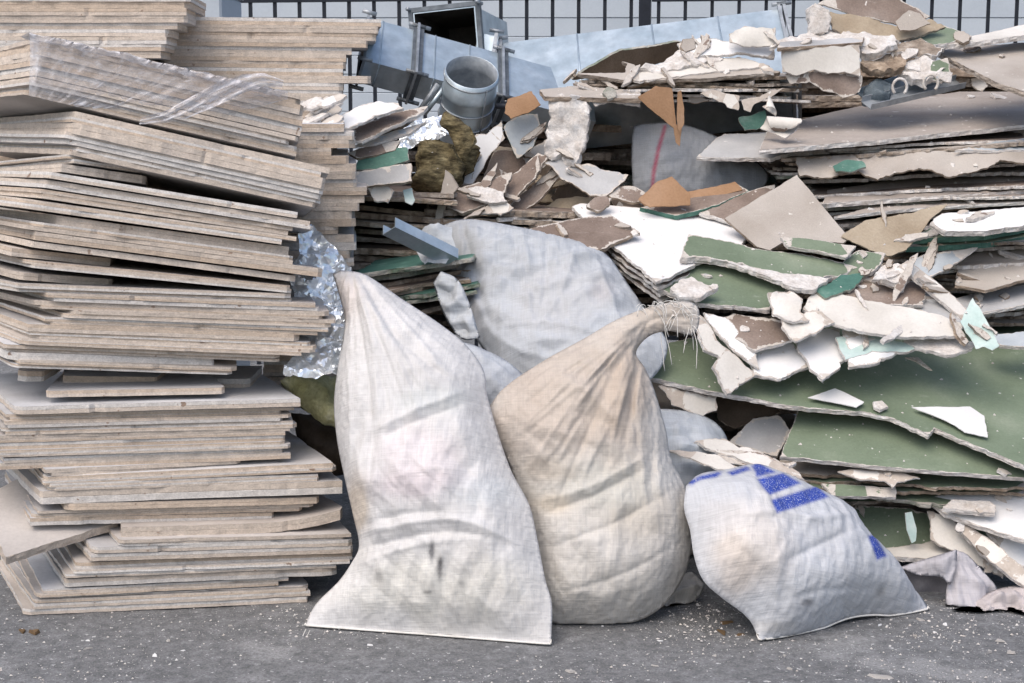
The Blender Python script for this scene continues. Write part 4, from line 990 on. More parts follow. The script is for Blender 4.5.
layers('dark backing sheet standing for shade in the hollow behind the hanging cream board', 'dark backing behind the hanging cream board', 640, 1060, 118, 58, 2.05, 8, [DRK], seed=29, depth=.5, xvar=10, sy=-.1, tfac=.95)  # near-black sheets added as backing, their colour standing in for deep shade
layers('sheet far back under the ducts', 'layers under the ducts', 560, 1050, 160, 92, 1.75, 8, [DRT, BGE], seed=19, depth=.5, xvar=25)

# ---- big green boards
pb('large dark green plasterboard sloping under broken white pieces', [(634, 352), (648, 377), (715, 392), (790, 406), (868, 412), (894, 418), (929, 435), (934, 428), (965, 441), (1045, 474), (1060, 340), (960, 328), (800, 326), (690, 338)], (800, 408, .40), (.09, -.40, 1), GRN, rag=.004, t=.013)
pb('green plasterboard with pale front edge under the large sloping one', [(801, 404), (780, 457), (850, 463), (905, 469), (1030, 478), (1060, 452), (1010, 405), (900, 396)], (800, 459, .33), (.01, -.50, 1), GRN, rag=.0015, t=.012)
pb('dark green board standing in shade behind the printed sack', [(856, 505), (905, 508), (942, 516), (934, 545), (885, 548), (850, 535)], (890, 546, .38), (0, -.75, .65), GRN)
pb('pale board edge lying under the shaded green board', [(880, 549), (940, 540), (975, 548), (940, 560), (890, 556)], (900, 552, .33), (0, -.2, 1), CRM, rag=.003)
pb('thin pale green splinter hanging before the shaded green board', [(905, 513), (912, 512), (917, 528), (916, 541), (912, 543), (907, 530)], (911, 528, .33), (0, -1, .2), PTL, t=.004, rag=.001, cat='splinter', name='splinter')
pb('white board face wedged under the layered edges', [(925, 497), (975, 492), (1040, 492), (1040, 545), (990, 529), (945, 514)], (960, 515, .31), (-.05, -.45, 1), WHT, rag=.003)
pb('tan torn paper sheet below the white board face', [(929, 511), (952, 517), (965, 530), (1000, 562), (1004, 578), (960, 556), (931, 541)], (950, 540, .32), (0, -.8, .6), ('cream_paper', 'gypsum', 'brown_paper'), t=.006, rag=.004)
pb('long narrow board strip slanting down to the pink cloth', [(957, 528), (966, 523), (1000, 548), (1045, 588), (1045, 602), (1012, 578), (980, 552)], (980, 545, .26), (-.1, -.7, .7), CRM, rag=.002)
pb('green board showing behind the slanting strip', [(965, 520), (1045, 545), (1045, 590), (1000, 572), (960, 545)], (1000, 560, .34), (-.05, -.75, .65), GRN)
pb('white paper-faced piece at the slanting strip', [(987, 531), (1045, 543), (1045, 570), (1012, 564), (1002, 556)], (1010, 550, .27), (0, -.8, .6), WHT, t=.006)
pb('short cream gypsum bar on the white board face', [(943, 508), (952, 499), (990, 501), (995, 504), (994, 512)], (965, 507, .29), (0, -.3, 1), GYP, t=.012)
pb('torn pale strip hanging under the green front edge', [(838, 470), (862, 468), (900, 472), (920, 478), (898, 481), (892, 488), (884, 480), (858, 478)], (870, 476, .31), (0, -.5, .9), CRM, t=.004, rag=.003, crumple=.004)
pb('green-faced edge piece under the torn pale strip', [(822, 484), (895, 488), (896, 498), (832, 496)], (860, 492, .31), (0, -.6, .8), GRN, t=.010, rag=.002)
pb('torn white paper tongue lying on the printed sack', [(668, 452), (690, 452), (715, 455), (738, 468), (728, 471), (705, 466), (690, 460)], (700, 460, .22), (0, -.35, 1), CRM, t=.004, rag=.004, crumple=.006)
pb('curled torn paper above the printed sack', [(694, 442), (722, 438), (740, 446), (790, 466), (806, 478), (770, 470), (725, 455)], (740, 455, .26), (.1, -.45, 1), CRM, t=.007, rag=.005, crumple=.006)
pb('brown paper flap under the curled torn paper', [(720, 450), (760, 452), (790, 466), (778, 472), (740, 465), (715, 460)], (745, 460, .25), (.05, -.6, .8), BRN, t=.004)
pb('grey-white board face in the gap below the green boards', [(728, 443), (750, 420), (778, 415), (789, 430), (778, 456), (760, 453)], (755, 440, .48), (-.1, -.75, .6), GRY, t=.012)
pb('tan stained scrap hanging from the green board edge', [(659, 385), (690, 392), (717, 396), (715, 410), (700, 416), (672, 404)], (690, 398, .46), (0, -.9, .4), CRM, t=.006, rag=.004)
pb('dark brown scrap in the gap below the green board', [(717, 397), (770, 402), (780, 412), (752, 424), (735, 428), (718, 420)], (745, 410, .56), (0, -.9, .4), DRK, t=.008)

# ---- broken pieces on top of the green board
pb('pinkish white sheet torn to a point on the green board', [(695, 311), (704, 318), (722, 345), (742, 362), (756, 375), (740, 385), (728, 394), (720, 380), (714, 366), (720, 357), (704, 350), (697, 332)], (725, 355, .44), (.25, -.70, .75), CRM, t=.010, rag=.003)
pb('brown-faced broken piece with thick white rim', [(716, 322), (733, 313), (772, 318), (812, 327), (800, 337), (772, 345), (756, 350), (735, 338)], (765, 335, .50), (.04, -.62, 1), ('brown_paper', 'gypsum', 'gypsum'), t=.009)
CW = ('white_paper', 'gypsum', 'gypsum')
pb('cracked bluish white sheet, the piece beside the pointed pink one', [(742, 346), (790, 339), (800, 352), (808, 366), (800, 371), (778, 379), (755, 373)], (780, 365, .458), (.10, -.52, 1), CW, t=.009, rag=.005, crumple=.004)
pb('cracked bluish white sheet, its middle piece', [(793, 338), (838, 327), (842, 345), (846, 356), (838, 370), (822, 379), (811, 368)], (820, 362, .452), (.03, -.50, 1), CW, t=.009, rag=.004)
pb('cracked bluish white sheet, the piece under the cream board', [(841, 327), (868, 338), (906, 350), (880, 361), (850, 368), (849, 352)], (870, 352, .46), (.08, -.56, 1), CW, t=.009, rag=.005)
pb('white flap cracked off beside the cracked sheet', [(704, 312), (728, 318), (740, 335), (756, 352), (760, 368), (735, 350), (715, 330)], (735, 340, .48), (.2, -.6, .8), WHT, t=.008)
pb('long cream-white board broken along its lower edge', [(803, 309), (814, 290), (842, 295), (868, 301), (900, 306), (935, 314), (964, 324), (958, 336), (905, 338), (862, 333), (830, 323)], (880, 325, .50), (.05, -.62, 1), ('cream_paper', 'gypsum', 'gypsum'), t=.009, rag=.003)
pb('pale turquoise sheet under the cream-white board', [(836, 338), (870, 334), (922, 348), (900, 353), (872, 352), (845, 360)], (880, 350, .47), (.04, -.5, 1), PTL, t=.008)
pb('broken gypsum lip under the long cream board', [(905, 340), (960, 336), (978, 345), (950, 356), (930, 350), (915, 348)], (940, 347, .48), (0, -.5, 1), GYP, t=.010, rag=.006)
pb('brown paper-faced sheet behind the cream-white board', [(818, 296), (850, 274), (895, 277), (927, 286), (922, 305), (880, 305), (845, 300)], (870, 298, .60), (.02, -.50, 1), ('brown_paper', 'gypsum', 'brown_paper'), t=.009)
pb('pale grey board face right of the cream-white board', [(910, 305), (930, 285), (968, 322), (960, 330), (930, 316)], (940, 315, .56), (.02, -.55, 1), GRY, t=.009)
pb('shiny turquoise flake at the end of the cream board', [(960, 322), (972, 298), (984, 316), (1000, 345), (992, 350), (985, 346), (976, 349), (968, 335)], (978, 335, .45), (-.2, -.75, .6), PTL, t=.003, rag=.002, crumple=.006)
pb('green board strip with broad white broken edge', [(681, 256), (689, 234), (722, 240), (762, 250), (800, 254), (838, 262), (858, 267), (838, 277), (806, 277), (780, 275), (742, 264), (705, 257)], (770, 268, .66), (.10, -.52, 1), ('green_paper', 'gypsum', 'gypsum'), t=.020, rag=.004)
pb('white broken core under the green board strip', [(728, 263), (780, 273), (832, 277), (812, 290), (792, 287), (770, 278)], (790, 283, .60), (.08, -.52, 1), GYP, t=.014, rag=.005)
pb('small green board with a plaster lump on it', [(652, 284), (702, 260), (745, 268), (790, 288), (776, 298), (770, 309), (735, 306), (700, 304), (676, 297)], (720, 300, .58), (.06, -.50, 1), GRN, rag=.003)
pb('crumbled white lump with cracked corners', [(769, 294), (790, 288), (803, 297), (799, 309), (808, 320), (790, 322), (774, 312)], (790, 308, .51), (.05, -.6, .8), CRM, t=.008, rag=.004, crumple=.02)
pb('cracked lump beside the brown-faced piece', [(780, 318), (812, 312), (835, 322), (815, 332), (795, 340), (782, 330)], (805, 328, .47), (.0, -.6, .8), CRM, t=.007, rag=.005, crumple=.014)
pb('white plaster lump on the small green board', [(670, 289), (678, 281), (692, 278), (704, 284), (718, 287), (700, 296), (680, 296)], (692, 292, .54), (.0, -.45, 1), GYP, t=.014, rag=.004, crumple=.012)
pb('square beige-grey offcut leaning on the heap', [(725, 218), (797, 175), (849, 238), (843, 243), (788, 239), (770, 250), (757, 247)], (790, 225, .86), (.02, -.75, .7), BGE, t=.009, rag=.0012)
pb('narrow green strip above the beige-grey offcut corner', [(781, 237), (808, 238), (856, 246), (846, 257), (815, 250), (788, 246)], (815, 246, .72), (.02, -.6, .9), GRN, t=.010, rag=.002)
pb('green scrap beside the olive paper', [(838, 265), (858, 250), (885, 254), (880, 265), (862, 280), (838, 282)], (860, 268, .70), (.02, -.6, .9), GRN, rag=.004)
pb('turquoise stained scrap by the brown sheet', [(815, 290), (840, 275), (870, 272), (850, 290), (825, 298)], (840, 285, .62), (.02, -.55, .9), TEA, rag=.004, t=.008)
for k, dy in enumerate((0, 7, 13, 19)):
    pb(['bright white sheet topping the small stack', 'second sheet under the bright white one', 'third sheet under the bright white one', 'lowest sheet of the stack under the bright white one'][k],
       [(572 + k * 3, 207 + dy), (582 + k * 3, 203 + dy), (680, 212 + dy), (726, 220 + dy), (746, 238 + dy), (742, 246 + dy), (700, 262 + dy), (668, 277 + dy), (656 + k * 2, 281 + dy), (612, 246 + dy)], (650, 245 + dy, .80 + k * .012), (.04, -.33, 1), WHT if k == 0 else ('brown_paper', 'gypsum', 'brown_paper'), t=.009, rag=.004)
pb('brown board with turquoise edge behind the white sheet', [(640, 207), (690, 196), (738, 184), (748, 191), (715, 206), (675, 216)], (690, 205, 1.02), (-.05, -.45, 1), ('brown_paper', 'teal_paper', 'brown_paper'), t=.014)
pb('brown torn sheet behind the beige-grey offcut', [(700, 212), (745, 192), (775, 185), (770, 205), (735, 222)], (735, 208, 1.0), (-.05, -.5, 1), BRN)
pb('orange cardboard corner before the grey woven sack', [(638, 200), (655, 183), (672, 177), (690, 194), (690, 205), (650, 207)], (665, 197, .98), (0, -.9, .5), CRD, t=.004, rag=.002, cat='cardboard', name='cardboard_piece')
pb('cardboard strip slanting behind the bright white sheet', [(640, 202), (700, 190), (735, 182), (742, 190), (690, 205), (650, 210)], (690, 198, 1.06), (0, -.7, .7), CRD, t=.004, rag=.002, cat='cardboard', name='cardboard_piece')
pb('olive brown paper sheet torn to a point', [(842, 236), (862, 222), (905, 214), (948, 204), (930, 220), (907, 250), (888, 256), (870, 250)], (890, 235, .84), (.05, -.75, .7), TAN_, t=.004, rag=.003)
pb('thick white bar of gypsum at the green edges', [(931, 222), (942, 213), (1045, 205), (1045, 222), (985, 230), (945, 231)], (985, 222, .84), (.0, -.45, 1), ('white_paper', 'gypsum', 'gypsum'), t=.016, rag=.003)
for k, (y0, y1) in enumerate(((238, 228), (246, 238))):
    pb(['upper green-edged board under the white bar', 'lower green-edged board under the white bar'][k], [(912 - k * 6, y0 + 1), (985, y0 - 3), (1045, y1 - 4), (1045, y1 - 14), (930, y0 - 10)], (980, y0 - 3, .90), (0, -.25, 1), ('green_paper', 'teal_paper', 'brown_paper'), t=.016, rag=.002)
pb('blue-grey paper sheet under the green-edged boards', [(902, 264), (925, 254), (978, 247), (958, 262), (935, 275), (920, 280)], (935, 265, .82), (-.05, -.6, .8), BGR, t=.006, rag=.002)
pb('brown torn sheet lapping the blue-grey paper', [(958, 262), (985, 248), (1045, 240), (1045, 275), (985, 290), (955, 285)], (990, 275, .86), (-.05, -.35, 1), BGE, t=.009)
pb('long dirty white strip slanting across the layers', [(898, 266), (908, 261), (940, 285), (968, 310), (972, 326), (960, 318), (930, 292)], (935, 292, .60), (.25, -.65, .8), ('cream_paper', 'gypsum', 'gypsum'), t=.009, rag=.003)
pb('pinkish plaster chunk at the strip head', [(876, 270), (884, 262), (898, 263), (912, 272), (905, 281), (882, 281)], (893, 275, .62), (0, -.7, .8), GYP, t=.022, rag=.005, crumple=.016)
pb('grey sheet end right of the slanting strip', [(950, 300), (985, 290), (1045, 282), (1045, 300), (985, 312), (962, 316)], (995, 303, .80), (-.02, -.3, 1), GRY, t=.009)
pb('white flat strip at the right of the green board', [(985, 336), (1045, 330), (1045, 348), (1000, 346)], (1010, 342, .62), (0, -.4, 1), ('bluegrey_paper', 'gypsum', 'gypsum'), t=.010)

# ---- long brown-topped sheets
pb('upper long brown-grey sheet with white edge and crumbs', [(760, 150), (800, 147), (880, 140), (960, 131), (1060, 122), (1060, 92), (960, 92), (860, 106), (800, 120), (768, 130)], (880, 139, 1.10), (-.03, -.16, 1), ('dusty_paper', 'gypsum', 'brown_paper'), t=.014, rag=.002, grid=.03)
pb('torn gypsum sheet below the upper long brown sheet', [(795, 159), (870, 154), (960, 150), (1060, 144), (1060, 166), (1000, 160), (970, 172), (945, 176), (930, 168), (900, 170), (878, 179), (858, 171), (826, 178), (800, 176)], (880, 168, 1.06), (-.02, -.65, .8), ('beige_paper', 'gypsum_dirty', 'brown_paper'), t=.006, rag=.006, crumple=.008)
pb('green stained patch board among the torn gypsum', [(833, 166), (845, 160), (862, 161), (866, 167), (850, 172), (836, 171)], (850, 167, 1.03), (0, -.7, .7), TEA, t=.006)
pb('lower long brown-grey sheet with white edge and crumbs', [(823, 204), (880, 200), (960, 195), (1060, 187), (1060, 168), (960, 172), (880, 182), (828, 190)], (900, 199, 1.02), (-.03, -.20, 1), ('dusty_paper', 'gypsum', 'brown_paper'), t=.014, rag=.003, grid=.03)
pb('third thin pale-edged sheet under the long brown ones', [(834, 217), (900, 210), (970, 205), (1060, 200), (1060, 190), (900, 200)], (920, 209, 1.00), (-.03, -.2, 1), ('dusty_paper', 'gypsum', 'brown_paper'), t=.010, rag=.003)
pb('grey-blue sheet wedged right under the long sheet', [(955, 150), (1000, 140), (1060, 134), (1060, 148), (1000, 150)], (1005, 147, 1.12), (0, -.35, 1), BGR, t=.008)

# ---- crest
pb('pale beige slab on the crest at the far right', [(935, 50), (980, 46), (1060, 40), (1060, 100), (1024, 92), (995, 82), (965, 66)], (985, 72, 1.22), (.02, -.30, 1), ('beige_paper', 'gypsum_dirty', 'brown_paper'), t=.016, rag=.003)
pb('whitish slab lying over the beige crest slab', [(938, 46), (975, 42), (1060, 30), (1060, 16), (1000, 30), (955, 40)], (1000, 38, 1.40), (-.05, -.25, 1), ('cream_paper', 'gypsum', 'brown_paper'), t=.016, rag=.003)
pb('brown curved paper sheet at the top of the crest', [(818, 3), (850, -12), (895, -4), (930, 16), (915, 26), (880, 20), (850, 14)], (870, 10, 1.40), (.08, -.9, .45), ('brown_paper', 'cream_paper', 'tan_paper'), t=.006, crumple=.006)
pb('tan rippled sheet below the brown curved one', [(828, 12), (858, 16), (895, 26), (930, 20), (945, 28), (905, 40), (860, 40), (832, 30)], (880, 30, 1.36), (.05, -.8, .6), ('tan_paper', 'gypsum_dirty', 'brown_paper'), t=.010, crumple=.010)
pb('pale flap on the rippled tan sheet', [(895, 22), (908, 10), (920, 14), (930, 24), (915, 30), (900, 30)], (912, 22, 1.33), (.0, -.9, .4), BGE, t=.006)
pb('white plaster stump standing on the crest', [(809, 8), (815, 3), (822, 8), (829, 10), (829, 32), (811, 32)], (820, 28, 1.34), (0, -.95, .2), GYP, t=.04, rag=.004, crumple=.012)
pb('dark green board lying on the crest behind the white plaster', [(905, 36), (940, 24), (972, 36), (945, 44), (915, 44)], (935, 40, 1.36), (0, -.5, 1), GRN)
pb('white broken plaster sheet over the hanging white board', [(770, 45), (800, 36), (830, 30), (870, 35), (900, 40), (880, 46), (840, 44), (800, 47)], (830, 41, 1.30), (0, -.45, 1), GYP, t=.012, rag=.008, crumple=.012)
pb('white plaster block on the crest beside the hanging board', [(862, 48), (872, 40), (892, 36), (895, 44), (880, 52), (866, 54)], (878, 46, 1.27), (0, -.6, .8), GYP, t=.03, rag=.006, crumple=.014)
pb('grey plaster rubble under the crest block', [(862, 56), (890, 52), (915, 58), (905, 66), (880, 70), (864, 66)], (885, 62, 1.26), (0, -.7, .7), ('gypsum_dirty', 'gypsum_dirty', 'gypsum_dirty'), t=.03, rag=.008, crumple=.02)
pb('white rubble over the dark pipe hollow', [(898, 66), (915, 58), (935, 60), (945, 70), (928, 80), (908, 76)], (920, 70, 1.25), (0, -.7, .7), GYP, t=.03, rag=.008, crumple=.02)
pb('green board scrap over the dark pipe hollow', [(930, 62), (948, 58), (950, 72), (942, 82), (932, 80)], (940, 72, 1.24), (0, -.9, .4), GRN, t=.010)
pb('brown rubble scrap on the crest', [(880, 44), (920, 40), (945, 48), (930, 58), (895, 54)], (912, 50, 1.30), (0, -.7, .7), ('gypsum_dirty', 'gypsum', 'brown_paper'), t=.02, rag=.008, crumple=.014)
pb('cream rectangular board hanging face-on from the crest', [(782, 50), (859, 45), (860, 76), (845, 72), (828, 73), (815, 69), (797, 75), (783, 72)], (820, 60, 1.20), (.02, -.98, .15), ('cream_paper', 'gypsum', 'brown_paper'), t=.012, rag=.002)
pb('grey edge strip above the hanging cream board', [(778, 48), (862, 42), (864, 37), (780, 42)], (820, 44, 1.22), (0, -.3, 1), ('grey_paper', 'gypsum_dirty', 'brown_paper'), t=.012)
pb('torn brown paper hanging below the cream board', [(785, 74), (815, 70), (846, 74), (862, 77), (860, 92), (846, 97), (826, 92), (812, 82), (790, 82)], (830, 82, 1.21), (.03, -.95, .2), BRN, t=.004, rag=.005, crumple=.010)
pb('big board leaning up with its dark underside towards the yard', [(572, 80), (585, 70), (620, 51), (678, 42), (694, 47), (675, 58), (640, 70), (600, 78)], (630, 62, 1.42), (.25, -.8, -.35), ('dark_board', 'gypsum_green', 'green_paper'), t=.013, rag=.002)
pb('cream board with a curl in front of the leaning dark one', [(578, 74), (625, 73), (627, 64), (622, 62), (640, 68), (690, 66), (760, 68), (780, 72), (700, 78), (620, 80)], (670, 74, 1.24), (0, -.5, .9), BGE, t=.012, rag=.004)
pb('white torn sheet on the crest under the long duct', [(678, 44), (700, 38), (735, 42), (775, 28), (774, 58), (740, 52), (700, 56), (682, 54)], (730, 48, 1.32), (0, -.75, .65), WHT, t=.010, rag=.004, crumple=.006)
pb('cream curl of paper on the crest', [(728, 34), (745, 27), (774, 30), (775, 46), (750, 46), (730, 42)], (752, 40, 1.29), (0, -.9, .4), CRM, t=.006, crumple=.012)
pb('white shattered core piece on the crest', [(640, 70), (680, 52), (712, 50), (722, 58), (690, 66), (660, 72)], (685, 62, 1.28), (.0, -.6, .8), GYP, t=.012, rag=.008, crumple=.014)
pb('pale shard lying across the crest', [(625, 78), (680, 60), (740, 58), (770, 66), (700, 74), (640, 82)], (700, 68, 1.27), (-.02, -.5, .9), CRM, t=.008, rag=.006)
pb('white torn lip under the crest edge', [(590, 98), (605, 93), (640, 94), (640, 106), (632, 105), (610, 102), (595, 106)], (615, 100, 1.16), (0, -.9, .4), GYP, t=.008, rag=.004)
pb('small greenish stone on the crest edge', [(604, 92), (609, 86), (615, 88), (616, 96), (608, 98)], (610, 93, 1.14), (0, -.9, .4), ('gypsum_green', 'gypsum_green', 'gypsum_green'), t=.016, rag=.004, crumple=.01)
pb('beige board edge over the plaster column', [(540, 90), (580, 86), (640, 90), (640, 98), (580, 97), (545, 97)], (590, 93, 1.18), (0, -.35, 1), BGE, t=.014)
pb('brown cardboard flap hanging torn from the crest', [(638, 97), (656, 86), (672, 88), (674, 104), (676, 124), (682, 128), (680, 146), (676, 142), (674, 128), (655, 113)], (660, 108, 1.12), (.1, -.98, .1), CRD, t=.004, rag=.0015, cat='cardboard', name='cardboard_piece')
pb('thin torn strip beside the cardboard flap', [(678, 92), (681, 90), (684, 108), (684, 124), (679, 132), (677, 120)], (681, 110, 1.10), (.2, -.98, .1), CRD, t=.003, rag=.001, cat='cardboard', name='cardboard_piece')
pb('white plaster column hanging under the crest', [(548, 100), (562, 96), (586, 97), (589, 120), (585, 140), (580, 156), (574, 167), (566, 164), (563, 154), (552, 158), (545, 154), (548, 132), (552, 118)], (568, 130, 1.14), (-.1, -.98, .12), GYP, t=.05, rag=.003, crumple=.018, grid=.012)
pb('grey-brown ribbed sheet under the plaster column', [(542, 160), (560, 158), (592, 166), (628, 176), (606, 196), (590, 196), (562, 180)], (585, 178, 1.10), (0, -.75, .65), ('grey_paper', 'gypsum_dirty', 'brown_paper'), t=.006, crumple=.014)
pb('grey-white board lying over the grey woven sack', [(697, 157), (722, 134), (795, 130), (800, 150), (770, 158)], (745, 150, 1.16), (0, -.40, 1), GRY, t=.012, rag=.003)
pb('curled paper roll on the grey-white board', [(760, 128), (790, 108), (812, 118), (785, 138)], (785, 124, 1.11), (-.2, -.5, .9), CRM, t=.003, rag=.003, curl=((.5, 1), .25, .02), grid=.008)
pb('second smaller paper curl beside the paper roll', [(762, 106), (776, 98), (790, 106), (776, 116)], (775, 106, 1.13), (-.2, -.7, .7), CRM, t=.003, rag=.002, curl=((1, .2), .2, .015), grid=.007)
pb('teal paper scrap in the hollow', [(738, 118), (765, 110), (770, 126), (745, 130)], (755, 120, 1.28), (0, -.9, .4), TEA, t=.005)
pb('torn cream tongue hanging into the hollow', [(700, 94), (712, 90), (740, 96), (738, 110), (728, 106), (716, 100)], (722, 100, 1.18), (0, -.95, .3), CRM, t=.004, rag=.003)
pb('round-ended paper tongue hanging into the hollow', [(742, 100), (760, 96), (772, 90), (785, 88), (770, 97), (754, 104), (752, 112), (744, 110)], (755, 102, 1.17), (0, -.95, .3), CRM, t=.004, rag=.003)

# ---- middle, below the ducts
pb('pale lilac-white sheet standing in the middle of the heap', [(459, 184), (468, 152), (476, 134), (486, 135), (501, 121), (505, 138), (492, 152), (480, 172), (473, 184)], (480, 160, 1.22), (.1, -.95, .3), ('white_paper', 'gypsum', 'brown_paper'), t=.008, rag=.002)
pb('mottled pale blue and green sheet under the cardboard', [(503, 128), (515, 117), (538, 114), (542, 130), (532, 148), (517, 158), (510, 142)], (524, 135, 1.26), (.0, -.95, .3), ('bluegrey_paper', 'teal_paper', 'brown_paper'), t=.006, crumple=.006)
pb('orange-brown cardboard scrap below the long duct', [(505, 112), (507, 99), (532, 91), (541, 104), (528, 112), (511, 118)], (522, 105, 1.22), (.1, -.85, .5), CRD, t=.004, cat='cardboard', name='cardboard_piece')
pb('brown-grey board lying slanted in the middle', [(446, 206), (455, 190), (478, 182), (512, 172), (505, 192), (484, 206), (462, 213)], (478, 196, 1.05), (-.1, -.7, .7), ('brown_paper', 'gypsum_dirty', 'brown_paper'), t=.012)
pb('curved brown sheet propped in the middle', [(490, 202), (510, 178), (538, 152), (548, 158), (535, 178), (512, 200), (498, 208)], (518, 182, 1.12), (-.3, -.75, .6), ('brown_paper', 'gypsum_dirty', 'grey_paper'), t=.010, crumple=.008)
pb('darker brown sheet beside the curved one', [(500, 214), (525, 192), (552, 170), (560, 176), (540, 200), (515, 216)], (530, 195, 1.14), (-.2, -.8, .5), ('brown_paper', 'gypsum_dirty', 'dark_board'), t=.010)
pb('thin upright board strip before the mineral wool', [(435, 220), (440, 195), (445, 170), (450, 174), (458, 187), (446, 201), (441, 220)], (446, 195, 1.02), (-.3, -.9, .2), BGE, t=.010, rag=.0015)
pb('small white torn fragment in the middle', [(470, 214), (488, 204), (502, 197), (513, 208), (500, 214)], (492, 208, 1.0), (0, -.8, .6), CRM, t=.006, rag=.003)
pb('brown board standing behind the lilac-white sheet', [(482, 182), (495, 150), (520, 150), (530, 172), (505, 186)], (505, 170, 1.28), (0, -.95, .3), ('brown_paper', 'gypsum_dirty', 'brown_paper'), t=.010)
pb('pink-brown sheet above the grey-white sack', [(515, 232), (560, 222), (610, 214), (640, 232), (600, 250), (560, 246)], (570, 235, .80), (0, -.5, .9), ('brown_paper', 'gypsum_dirty', 'brown_paper'), t=.010)
rs = random.Random(76)
for k in range(22):
    x, y = rs.uniform(432, 640), rs.uniform(150, 226)
    if 545 < x < 600 and y < 175 or x > 600 and y < 190: y = rs.uniform(198, 230)
    w, h_ = rs.uniform(20, 42), rs.uniform(9, 18)
    a = rs.uniform(-.9, .9)
    q = []
    for f, r_ in ((.1, 1), (1.0, .8), (2.1, .85), (3.1, 1), (4.2, .85), (5.4, .8)):
        u_, v_ = math.cos(f) * w * r_ * rs.uniform(.7, 1.1), math.sin(f) * h_ * r_ * rs.uniform(.7, 1.1)
        q.append((x + u_ * math.cos(a) - v_ * math.sin(a), y + u_ * math.sin(a) + v_ * math.cos(a)))
    pb('torn brown-grey sheet jumbled in the middle of the heap', q, (x, y, 1.14 + (226 - y) * .003 + rs.uniform(-.05, .06)), (rs.uniform(-.5, .5), -.8, .55), rs.choice([DRT, BRN, ('brown_paper', 'gypsum_dirty', 'grey_paper'), ('grey_paper', 'gypsum_dirty', 'brown_paper'), TAN_, DRK, DRK]), t=.009, rag=.003, group='torn sheets jumbled in the middle')
rs = random.Random(77)
for k in range(7):
    x, y = rs.uniform(440, 640), rs.uniform(192, 226)
    w, h_ = rs.uniform(10, 26), rs.uniform(4, 9)
    a = rs.uniform(-.5, .5)
    q = [(x + math.cos(a + f) * w * r_, y + math.sin(a + f) * h_ * r_ + math.sin(a) * w * .4 * math.cos(f)) for f, r_ in ((0, 1), (.9, .8), (2.2, .9), (3.2, 1), (4.3, .8), (5.3, .9))]
    pb('small broken rubble scrap strewn above the grey-white sack', q, (x, y, .98 + rs.uniform(-.06, .10)), (rs.uniform(-.3, .3), -.7, .7), rs.choice([GYP, DRT, BGE, CRM, ('brown_paper', 'gypsum_dirty', 'brown_paper')]), t=.010, rag=.004, group='rubble scraps above the grey-white sack')

# ---- left middle, beside the short-ended pile
pb('curled white sheet lying beside the flat panels', [(326, 126), (345, 113), (376, 101), (398, 103), (404, 107), (378, 115), (358, 126), (346, 129)], (360, 117, .86), (-.02, -.5, .9), WHT, t=.008, rag=.003, crumple=.004)
pb('brown-topped board under the curled white sheet', [(350, 140), (352, 128), (395, 112), (428, 106), (424, 112), (390, 128), (362, 141)], (385, 126, .90), (-.05, -.55, .9), BRN, t=.010, rag=.003)
pb('pale bluish sheet under the brown-topped board', [(352, 146), (390, 132), (426, 122), (410, 133), (375, 143)], (385, 138, .92), (-.05, -.6, .8), BGR, t=.008, rag=.002)
pb('dark green sheet facing out beside the pile', [(354, 170), (360, 154), (385, 148), (407, 147), (409, 160), (384, 169)], (380, 163, .88), (-.05, -.8, .6), TEA, t=.010, rag=.002)
pb('brown-grey board edge-on below the green sheet', [(354, 187), (356, 172), (411, 163), (412, 181), (385, 184)], (383, 177, .82), (-.05, -.85, .5), ('grey_paper', 'gypsum_dirty', 'brown_paper'), t=.010, rag=.002)
pb('torn pinkish scrap below the edge-on board', [(368, 186), (384, 184), (394, 190), (388, 202), (374, 200)], (380, 193, .82), (0, -.9, .4), CRM, t=.008, rag=.004, crumple=.01)
pb('pale mint flake hanging beside the torn scrap', [(403, 190), (412, 188), (415, 200), (412, 205), (405, 202)], (409, 197, .84), (0, -.9, .4), PTL, t=.004, rag=.001)
pb('grey tangle board below the curled white sheet', [(345, 152), (375, 144), (400, 140), (395, 150), (360, 158)], (372, 150, .90), (0, -.7, .7), DRT, t=.010)
rs = random.Random(78)
for k in range(14):
    x, y = rs.uniform(306, 338), rs.uniform(98, 125)
    w, h_ = rs.uniform(8, 16), rs.uniform(3, 6)
    q = [(x + math.cos(f) * w * r_, y + math.sin(f) * h_ * r_ - math.cos(f) * w * .35) for f, r_ in ((0, 1), (.9, .8), (2.2, .9), (3.2, 1), (4.3, .8), (5.3, .9))]
    pb('small white torn board fragment beside the flat panels', q, (x, y, .80 + rs.uniform(-.03, .08)), (rs.uniform(-.4, 0), -.6, .8), rs.choice([WHT, GYP, CRM, GRY]), t=.009, rag=.004, group='white fragments beside the flat panels')

